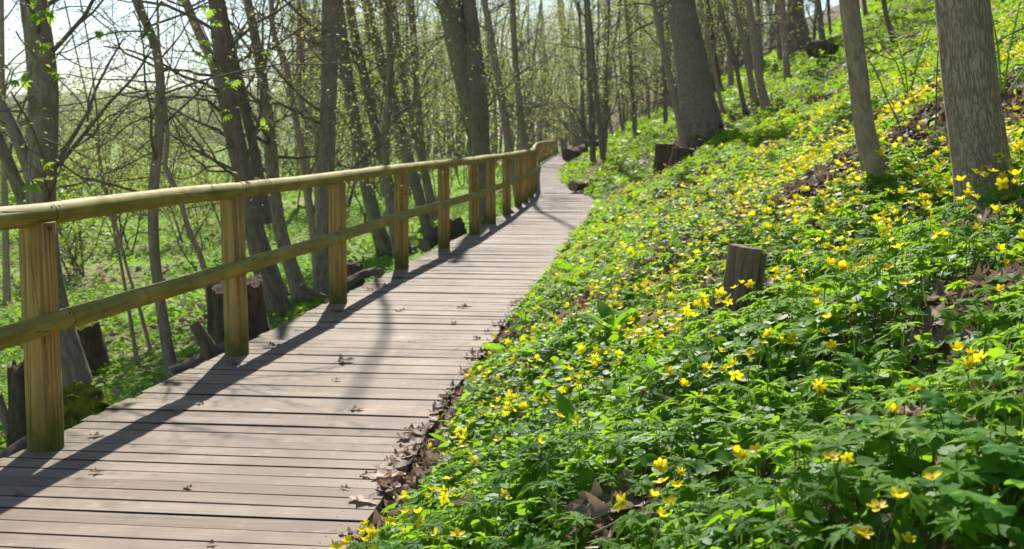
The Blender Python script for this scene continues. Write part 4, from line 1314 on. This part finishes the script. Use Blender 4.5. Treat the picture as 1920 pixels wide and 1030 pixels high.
_t.data.foreach_set("value", np.repeat(r_.random(len(so_.data.vertices) // 4), 4).astype(np.float32))

# dead leaves: thick along the boardwalk edge, thin over the bare patches
lit = []
for (y0, y1, dn, s0, sz) in [(1.1, 9, 420, -.03, .085), (9, 30, 60, -.02, .12), (30, 60, 10, 0, .18)]:
    x, y, z = band(r_, y0, y1, dn, True, s0)
    cov = bare(x, y); s_ = x - xr(y)
    ok = (r_.random(len(x)) < (1 - cov) * .85 + .03) & ((s_ > .3) | (r_.random(len(x)) < .9))
    x, y, z = x[ok], y[ok], z[ok]
    pos = np.stack([x, y, z + r_.uniform(.005, .05, len(x))], -1)
    nr = tilt_normals(Gn(x, y), .45, r_)
    for k in range(8):
        m = np.arange(len(x)) % 8 == k
        pr = DEAD[k] if y1 < 10 else DEAD_LO
        lit.append((pr[0], pr[1], pos[m], frames(nr[m], r_.uniform(0, 6.28, m.sum())), sz * r_.uniform(.5, 1.35, m.sum()), np.clip(r_.normal(.5, .25, m.sum()), 0, 1)))
x, y, z = band(r_, 1.5, 10.0, 900, True, -.07)                        # the drift against the edge of the planks
ok = (x - xr(y) < .20) & (r_.random(len(x)) < np.where(x < xr(y), .035, .6 * np.clip((9.5 - y) / 3, .1, 1)))
x, y, z = x[ok], y[ok], z[ok]
on = x < xr(y) + .01
z = np.where(on, .0, z)
for k in range(8):
    m = np.arange(len(x)) % 8 == k
    lit.append((*DEAD[k], np.stack([x[m], y[m], z[m] + np.where(on[m], .01, r_.uniform(.005, .05, m.sum()))], -1), frames(np.where(on[m][:, None], up, tilt_normals(np.tile(up, (m.sum(), 1)), .5, r_)), r_.uniform(0, 6.28, m.sum())), .08 * r_.uniform(.6, 1.4, m.sum()), np.clip(r_.normal(.55, .22, m.sum()), 0, 1)))
for (y0, y1, dn, sz) in [(5, 12, 30, .09), (12, 28, 7, .14)]:
    x, y, z = band(r_, y0, y1, dn, False)
    lit.append((*DEAD_LO, np.stack([x, y, z + .06], -1), frames(tilt_normals(np.tile(up, (len(x), 1)), .5, r_), r_.uniform(0, 6.28, len(x))), sz * r_.uniform(.5, 1.3, len(x)), np.clip(r_.normal(.5, .25, len(x)), 0, 1)))
tag(leaf_object("leaf_litter", lit, M["dead"]), kind="stuff")
bl = []
for (y0, y1, dn, sz) in [(1.1, 7, 110, .11), (7, 16, 26, .15)]:
    x, y, z = band(r_, y0, y1, dn)
    ok = (r_.random(len(x)) < bare(x, y)) & (fbm(x * 1.4, y * 1.4, 111) > .46)
    x, y, z = x[ok], y[ok], z[ok]
    nr = np.stack([r_.normal(0, 1, len(x)), r_.normal(0, 1, len(x)), r_.uniform(.1, .9, len(x))], -1)
    bl.append((*DOCK, np.stack([x, y, z + .02], -1), frames(nr, r_.uniform(0, 6.28, len(x))), sz * r_.uniform(.5, 1.3, len(x)), np.clip(r_.normal(.5, .25, len(x)), 0, 1)))
bo = leaf_object("bank_herbs", bl, M["dock"])
tag(bo, kind="stuff")

# ------------------------------------------------------------------ meadow at the left
gl = []
for (y0, y1, d1, d2, s1, s2) in [(4.5, 11, 620, 160, .052, .10), (11, 20, 230, 90, .08, .13), (20, 38, 55, 40, .14, .2), (38, 80, 9, 9, .3, .4)]:
    x, y, z = band(r_, y0, y1, d1, False)
    straw = smooth((fbm(x * .3, y * .3, 81) - .42) / .1) * smooth((y - 12) / 5)
    ok = r_.random(len(x)) < 1 - .8 * straw
    x, y, z = x[ok], y[ok], z[ok]
    hum = fbm(x * 1.3, y * 1.3, 83)
    tint = np.clip(.5 + .7 * (hum - .5) + r_.normal(0, .18, len(x)), 0, 1)
    gl.append((*(HEART2 if y1 < 25 else QUAD), np.stack([x, y, z + .02 + .16 * hum ** 2 * r_.random(len(x))], -1), frames(tilt_normals(np.tile(up, (len(x), 1)), .35, r_), r_.uniform(0, 6.28, len(x))), s1 * r_.uniform(.5, 1.3, len(x)), tint))
    x, y, z = band(r_, y0, y1, d2, False)
    gl.append((*BLADE, np.stack([x, y, z], -1), frames(tilt_normals(np.tile([0, 0, .12], (len(x), 1)), .6, r_) * np.array([1, 1, .35]), r_.uniform(0, 6.28, len(x))), s2 * r_.uniform(.6, 1.5, len(x)), np.clip(r_.normal(.6, .25, len(x)), 0, 1)))
tag(leaf_object("meadow_grass", gl, M["grassleaf"]), kind="stuff")

# ------------------------------------------------------------------ broad-leaved and lobed plants that stand out
def plant(name, label, cat, px, py, parts_, mat, lift=.03, group=None, scl=1.0):
    c = hit(px, py, lift)
    c[2] = float(G(c[0], c[1]))
    v, f = join(parts_)
    v = v * scl * np.clip(c[1] / 3.2, .6, 1.2)
    o = link(name, mesh_from(name, v, f, M[mat], {"tint": np.repeat(np.clip(r_.normal(.5, .2, len(parts_)), 0, 1), [len(p_[0]) for p_ in parts_])}))
    o.location = tuple(c)
    return tag(o, label, cat, group)


for (px, py, n, L, pit, lab) in [(1120, 968, 5, .26, .35, "rosette of long broad leaves beside the clod of dark soil"), (1030, 905, 5, .24, .9, "upright broad-leaved rosette left of the soil clod"), (985, 985, 6, .22, 1.0, "upright broad-leaved clump at the bottom edge near the planks"),
                                 (1150, 632, 7, .30, .9, "tall clump of pointed leaves halfway along the lower bank"), (1075, 815, 5, .22, .8, "broad-leaved rosette on the lower bank above the soil clod"), (1490, 905, 6, .24, 1.1, "upright bright broad-leaved clump right of the bottom centre"),
                                 (1420, 1000, 5, .26, .8, "broad-leaved clump at the bottom edge under the low right flowers"), (1330, 1010, 4, .22, 1.0, "small broad-leaved tuft at the bottom edge right of the soil"), (1215, 800, 4, .20, .7, "small broad-leaved rosette in the middle of the lower bank"),
                                 (1390, 700, 5, .17, .7, "pale green broad-leaved plant below the weathered stump"), (1600, 975, 5, .2, .9, "broad-leaved tuft between the large yellow blooms at the lower right"), (960, 760, 4, .16, .8, "small broad-leaved rosette beside the dead leaves at the plank edge")]:
    ps = []
    for k in range(n):
        a = k * 6.283 / n + r_.normal(0, .35)
        ps.append(xf(DOCK, a, pit + r_.normal(0, .2), L * .62 * r_.uniform(.7, 1.15), (0, 0, .02)))
    plant("broad_leaved_plant", lab, "plant", px, py, ps, "dock")
for (px, py, n, L, lab) in [(1880, 1000, 5, .10, "large scalloped round-lobed leaves at the lower right corner"), (1700, 815, 5, .075, "lobed leafy plant over the dead leaves above the low right flowers"), (1800, 935, 4, .075, "drooping jagged-leaved plant beside the corner blooms"),
                            (1655, 765, 4, .065, "lobed bright green plant above the pale broken stick"), (1885, 720, 5, .06, "lobed leafy plant at the right edge halfway down"), (1900, 860, 5, .065, "lobed blue-green plant at the right edge above the corner"),
                            (1860, 610, 4, .05, "light green lobed plant at the right edge beside the dark stick"), (1450, 690, 4, .05, "light green nettle-like plant right below the weathered stump"), (1780, 800, 5, .06, "lobed plant between the right edge and the pale stick")]:
    ps = []
    for k in range(n):
        a = k * 6.283 / n + r_.normal(0, .4)
        d = np.array([math.cos(a), math.sin(a)]) * L
        hz_ = r_.uniform(.15, .24)
        tb = Buf(); tb.tube([(0, 0, 0), (d[0] * .4, d[1] * .4, hz_ * .7), (d[0] * 1.1, d[1] * 1.1, hz_)], [.003, .0025, .002], 5)
        ps.append((tb.V[0], [tb.Q[0]]))
        for (u, da, s_) in ((1.0, 0, 1.15), (.75, .95, .85), (.75, -.95, .85)):
            ps.append(xf(SCAL, a + da, r_.normal(.05, .22), L * s_ * r_.uniform(.85, 1.15), (d[0] * u, d[1] * u, hz_ * (.7 + .3 * u))))
    plant("lobed_plant", lab, "plant", px, py, ps, "lobed", .1, None, .95)
for (px, py, n, H, lab) in [(1705, 150, 16, .55, "young leafy sapling with broad fresh leaves between the two nearest trunks"), (1545, 118, 14, .6, "yellow-green budding sapling in front of the mossy root mound"), (1880, 150, 12, .5, "leafy sapling at the right edge beside the furrowed trunk")]:
    Yb = float(hit(px, py + 30)[1])
    ps = []
    tb = Buf()
    for k in range(4):
        d = r_.normal(0, .13, 2)
        P = [(0, 0, 0), (d[0] * .5, d[1] * .5, H * .5), (d[0] * 1.3, d[1] * 1.3, H * r_.uniform(.8, 1.1))]
        tb.tube(P, [.006, .005, .003], 5)
        for j in range(n // 2):
            t = r_.uniform(.4, 1)
            ps.append(xf(strip_leaf([0, .25, .6, 1], [.02, .2, .2, 0], .2, .3), r_.uniform(0, 6.28), r_.normal(.1, .3), r_.uniform(.05, .09) * (Yb / 9) ** .6, (P[2][0] * t, P[2][1] * t, P[2][2] * t)))
    ps.append((np.vstack(tb.V), [np.vstack(tb.Q)]))
    plant("leafy_sapling", lab, "sapling", px, py + 30, ps, "fresh")
# arching bare shoots by the brown trunk
for q, (pth, lab) in enumerate([([(1697, 312), (1690, 250), (1668, 190), (1645, 140), (1632, 112)], "thin bare shoot arching beside the smooth brown trunk"), ([(1752, 278), (1755, 200), (1758, 130), (1762, 70)], "thin straight bare shoot between the two nearest trunks"),
                                ([(1925, 50), (1890, 66), (1858, 86)], "bare twig reaching in from the right edge behind the furrowed trunk")]):
    Yb = float(hit(*pth[0])[1]) if q < 2 else 6.0
    P = np.array([at(*p_, Yb) for p_ in pth])
    if q < 2: P[0][2] -= .1
    P2, R2 = resample(P, np.linspace(.006, .003, len(P)) * Yb / 7, .1)
    tb = Buf(); tips = []
    tb.tube(P2 + r_.normal(0, .004, P2.shape), R2, 5)
    o = tb.build("shoot", M["twig"])
    tag(o, lab, "shoot")

# ------------------------------------------------------------------ yellow flowers
def flower(kind, seed, stem_h):
    r_ = np.random.default_rng(seed)
    n = 5 + seed % 2 if kind == "anemone" else 8
    ps = []
    wdt = .30 if kind == "anemone" else .16
    op = r_.uniform(.05, .45)
    for k in range(n):
        a = k * 6.283 / n + r_.normal(0, .09)
        pt = strip_leaf([.06, .3, .62, .88, 1.0], [.05, wdt * .85, wdt, wdt * .62, .02], -.28, .35)
        ps.append(xf(pt, a, op + r_.normal(0, .12), r_.uniform(.88, 1.08)))
    pet = join(ps)
    st = Buf()
    for k in range(14):
        a, rr = r_.uniform(0, 6.28), r_.uniform(.04, .2)
        p = np.array([math.cos(a) * rr, math.sin(a) * rr, .03]); q = p * np.array([1.5, 1.5, 1]) + np.array([0, 0, r_.uniform(.14, .24)])
        st.tube([p, q, q + (q - p) * .16], [.016, .018, .034], 4, True)
    st.tube([(0, 0, .0), (0, 0, .1), (0, 0, .17)], [.13, .12, .01], 8, False)
    sm = Buf()
    P, R = resample(np.array([(r_.normal(0, .5), r_.normal(0, .5), -stem_h), (r_.normal(0, .25), r_.normal(0, .25), -stem_h * .55), (0, 0, 0)]), np.array([.05, .045, .04]), 1.0)
    sm.tube(P, R, 5)
    return pet, st, sm


VAR = []
for q in range(8):
    kind = "celandine" if q in (2, 5, 7) else "anemone"
    pet, st, sm = flower(kind, 900 + q, 6.0)
    tq = np.repeat(np.random.default_rng(q).random(len(pet[0]) // 15 + 1), 15)[:len(pet[0])]
    mp = mesh_from("petals", pet[0], pet[1], M["petal"], {"tint": tq})
    ms = mesh_from("stamens", np.vstack(st.V), [np.vstack(st.Q), np.vstack(st.T)], M["stamen"])
    mt = mesh_from("stem", np.vstack(sm.V), [np.vstack(sm.Q)], M["stem"], {"tint": np.full(len(np.vstack(sm.V)), .4)})
    # the same flower as one mesh for those too small to show their parts
    v, f = pet; n1 = len(v)
    v2 = st.V[-1]; f2 = [np.array([(o + i, o + (i + 1) % 8, o + 8 + (i + 1) % 8, o + 8 + i) for o in (0, 8) for i in range(8)])]
    v3 = np.vstack(sm.V); f3 = [np.vstack(sm.Q)]
    V3, F3 = join([(v, f), (v2, f2), (v3, f3)])
    nq = len(f[0])
    mi = np.concatenate([np.zeros(nq), np.ones(len(f2[0])), np.full(len(f3[0]), 2)])
    one = mesh_from("yellow_flower", V3, F3, [M["petal"], M["stamen"], M["stem"]], {"tint": np.concatenate([tq, np.full(len(v2) + len(v3), .4)])}, True, mi)
    VAR.append((kind, mp, ms, mt, one))


def place_flower(p, size, var, label, group, parts_, rr):
    kind, mp, ms, mt, one = VAR[var]
    sunny = np.array([-.1, -.25, .85]) + rr.normal(0, .38, 3)
    R = Matrix([tuple(row) for row in frames(sunny[None], np.array([rr.uniform(0, 6.28)]))[0]]).to_4x4()
    mw = Matrix.Translation(tuple(p)) @ R @ Matrix.Scale(size / 2, 4)
    if parts_:
        root = empty("yellow_flower", tuple(p), label, "flower", group)
        root.matrix_world = mw
        for nm, me in (("petals", mp), ("stamens", ms), ("stem", mt)):
            link(nm, me, root)
    else:
        root = tag(link("yellow_flower", one), label, "flower", group)
        root.matrix_world = mw
    return root


rr = np.random.default_rng(31)
HERO = [(1646, 952, 42, 0, "large yellow bloom at the lower right, left one of the close pair"), (1684, 935, 40, 1, "large yellow bloom at the lower right, right one of the close pair"), (1615, 1000, 38, 3, "large yellow bloom lowest beneath the close pair at lower right"),
        (1750, 898, 40, 4, "large yellow bloom flattened wide, upper right of the close pair"), (1702, 1016, 34, 6, "yellow bloom cut by the bottom edge right of the lowest large bloom"), (1560, 858, 34, 0, "large yellow bloom beside the thin brown stick, above the close pair"),
        (1588, 860, 24, 3, "smaller yellow bloom touching the large one beside the thin brown stick"), (1240, 970, 32, 1, "yellow bloom standing just right of the soil clod"), (1258, 944, 30, 4, "yellow bloom seen edge-on above the one right of the soil clod"),
        (858, 1005, 30, 3, "yellow bloom nearest the planks at the bottom edge"), (820, 1002, 24, 6, "half-closed yellow bloom between the planks and the bottom-edge bloom"), (1535, 725, 30, 2, "yellow bloom alone on dark leaves in the middle of the right bank"),
        (1380, 850, 34, 1, "big yellow bloom of the trio right of the bottom centre"), (1395, 858, 30, 4, "lower yellow bloom of the trio right of the bottom centre"), (1416, 843, 26, 0, "right yellow bloom of the trio right of the bottom centre"),
        (1675, 772, 28, 6, "yellow bloom under the lobed bright green plant"), (1833, 325, 24, 0, "yellow bloom in front of the furrowed trunk, topmost of those at its foot"), (1803, 340, 24, 1, "yellow bloom at the left edge of the furrowed trunk's foot"),
        (1880, 347, 26, 3, "yellow bloom at the right edge of the furrowed trunk's foot"), (1862, 322, 20, 2, "small yellow bloom between the two at the furrowed trunk's foot"), (1815, 365, 24, 4, "lowest yellow bloom in front of the furrowed trunk's foot"), (1905, 330, 30, 6, "yellow bloom at the right edge beside the furrowed trunk")]
for (px, py, sp, var, lab) in HERO:
    lift = .21 if py > 500 else .25
    p = hit(px, py, lift)
    place_flower(p, pxw(sp * 1.2, p[1]), var, lab, None, True, rr)
FX, FY, FZ = [], [], []
for (y0, y1, dn) in [(2.0, 2.9, 8), (2.9, 4.5, 125), (4.5, 8, 160), (8, 14, 44), (14, 25, 18), (25, 45, 8), (45, 80, 2)]:
    x, y, z = band(rr, y0, y1, dn)
    cl = fbm(x * 1.6 + 5, y * 1.6, 101) * .6 + fbm(x * .5, y * .5, 103) * .4
    ok = (rr.random(len(x)) < np.clip((cl - .40) / .16, .06, 1)) & (bare(x, y) > .4) & (x - xr(y) > .16)
    FX.append(x[ok]); FY.append(y[ok])
x, y = np.concatenate(FX), np.concatenate(FY)
n_c = len(x)
cx2, cy2 = x + rr.normal(0, .05, n_c), y + rr.normal(0, .05, n_c)       # flowers come in twos and threes
kk = rr.random(n_c) < .45
x, y = np.concatenate([x, cx2[kk]]), np.concatenate([y, cy2[kk]])
z = G(x, y) + .10 + .08 * rr.random(len(x)) + .06 * fbm(x * 1.7, y * 1.7, 61)
o_ = np.argsort(y); x, y, z = x[o_], y[o_], z[o_]
fd = _cp * y - _sp * (z - CAMH)
u = PW / 2 + FPX * x / fd; v = PH / 2 - FPX * (_sp * y + _cp * (z - CAMH)) / fd
inview = (u > 5) & (u < PW - 5) & (v > 5) & (v < PH - 5)
idx = np.where(inview)[0][:278]
for j, q in enumerate(idx):
    var = int(rr.integers(0, 8))
    near = j < 70
    size = rr.uniform(.031, .043) if VAR[var][0] == "anemone" else rr.uniform(.027, .037)
    lab = ("small yellow star flower low on the near bank, one of the scatter among dark leaves" if near else "tiny yellow flower speckling the bank around and beyond the weathered stump")
    place_flower((x[q], y[q], z[q]), size, var, lab, "yellow flowers of the near bank" if near else "yellow flowers of the middle bank", near, rr)
rest = np.ones(len(x), bool); rest[idx] = False
ch = []
FL = {}
for k in range(3):
    ps = []
    for a in range(6):
        ps.append(xf((np.array([(0, 0, 0), (.6, -.3, .08), (1, 0, .12), (.6, .3, .08)]), [np.array([(0, 1, 2, 3)])]), a * 1.047 + rr.normal(0, .1), .25 + rr.normal(0, .12)))
    FL[k] = join(ps)
wh = np.arange(len(x)) % 3
for k in range(3):
    m = rest & (wh == k)
    c_ = m.sum()
    nr = tilt_normals(np.tile([-.1, -.3, .9], (c_, 1)), .38, rr)
    ch.append((*FL[k], np.stack([x[m], y[m], z[m]], -1), frames(nr, rr.uniform(0, 6.28, c_)), .020 * rr.uniform(.8, 1.25, c_) * (1 + np.clip(y[m] - 12, 0, 60) / 80), rr.random(c_)))
mx, my, mz = band(rr, 9, 30, 1.6, False)
ch.append((*FL[0], np.stack([mx, my, mz + .14], -1), frames(tilt_normals(np.tile([0, 0, 1.0], (len(mx), 1)), .3, rr), rr.uniform(0, 6.28, len(mx))), .022 * np.ones(len(mx)), rr.random(len(mx))))
tag(leaf_object("distant_flowers", ch, M["petal"]), kind="stuff")

# ------------------------------------------------------------------ dead leaves lying on the planks
DL = [(510, 650, 26, .35, "curled dark dead leaf on the planks right of the second post"), (438, 682, 20, .3, "dark dead leaf on the planks at the foot of the second post"), (646, 678, 28, .4, "largest brown dead leaf in the middle of the boardwalk"),
      (633, 584, 24, .6, "orange-brown dead leaf at the foot of the third post"), (693, 543, 16, .9, "rust-coloured dead leaf on the planks beyond the third post"), (750, 583, 16, .5, "small dead leaf on the planks right of the third post"),
      (722, 536, 12, .8, "tiny reddish dead leaf just beyond the rust-coloured one"), (745, 521, 16, .6, "dead leaf in the shadow at the foot of the fourth post"), (180, 817, 20, .4, "reddish crumpled dead leaf right of the first post"),
      (181, 885, 22, .45, "narrow reddish dead leaf in the rail's shadow at lower left"), (35, 926, 18, .7, "reddish dead leaf near the left edge of the planks"), (352, 915, 16, .15, "black crumbled dead leaf on the lower planks"),
      (334, 771, 14, .55, "pale curled dead leaf at the edge of the rail's shadow"), (375, 758, 14, .6, "small reddish dead leaf above the pale curled one"), (398, 1019, 16, .3, "small dark dead leaf at the bottom edge of the boardwalk"),
      (685, 890, 18, .6, "small reddish dead leaf near the drift of leaves at the plank edge"), (647, 915, 18, .6, "thin curled reddish dead leaf beside the white stain"), (630, 712, 14, .5, "small flat dead leaf just below the largest one"),
      (667, 769, 22, .75, "pale flat dead leaf on the middle planks"), (850, 606, 12, .5, "small dead leaf near the right edge, farther of two"), (894, 635, 14, .35, "small dark dead leaf near the right edge by the flowers"),
      (728, 892, 52, .93, "large pale dead leaf hanging over the plank edge, the farther of two"), (682, 939, 46, .97, "large pale dead leaf lying on the plank end, the nearer of two"), (655, 1000, 30, .4, "crumpled brown dead leaf at the plank edge near the bottom"), (870, 577, 22, .2, "dark twig-like dead leaf across the far middle planks")]
for q, (px, py, wp, ti, lab) in enumerate(DL):
    p = hit_deck(px, py, .006)
    d = DEAD[q % 8]
    me = mesh_from("dead_leaf", d[0] * np.array([1, .45 if q in (9, 16, 24) else .9, .75]), d[1], M["dead"], {"tint": np.full(len(d[0]), ti if ti < .9 else .93)})
    o = tag(link("dead_leaf", me), lab, "dead leaf")
    o.location = tuple(p); o.scale = (pxw(wp, p[1]) * 1.4,) * 3
    o.rotation_euler = (rr.normal(0, .12), rr.normal(0, .12), rr.uniform(-.7, .7) + (3.14 if q % 2 else 0))

# ------------------------------------------------------------------ the hazy spring air
hb = NB("haze_air")
vol = hb.n("ShaderNodeVolumePrincipled", {"Color": (.86, .92, 1.0), "Density": .00018, "Anisotropy": .1})
hb.t.links.new(vol.outputs[0], hb.out.inputs["Volume"])
hx0, hx1, hy0, hy1, hz0, hz1 = -460, 300, -30, 960, -6.0, 75.0
hv = np.array([(x, y, z) for z in (hz0, hz1) for y in (hy0, hy1) for x in (hx0, hx1)])
hf = np.array([(0, 2, 3, 1), (4, 5, 7, 6), (0, 1, 5, 4), (2, 6, 7, 3), (0, 4, 6, 2), (1, 3, 7, 5)])
hz_o = link("haze", mesh_from("haze", hv, [hf], hb.m, None, False))
tag(hz_o, kind="stuff")
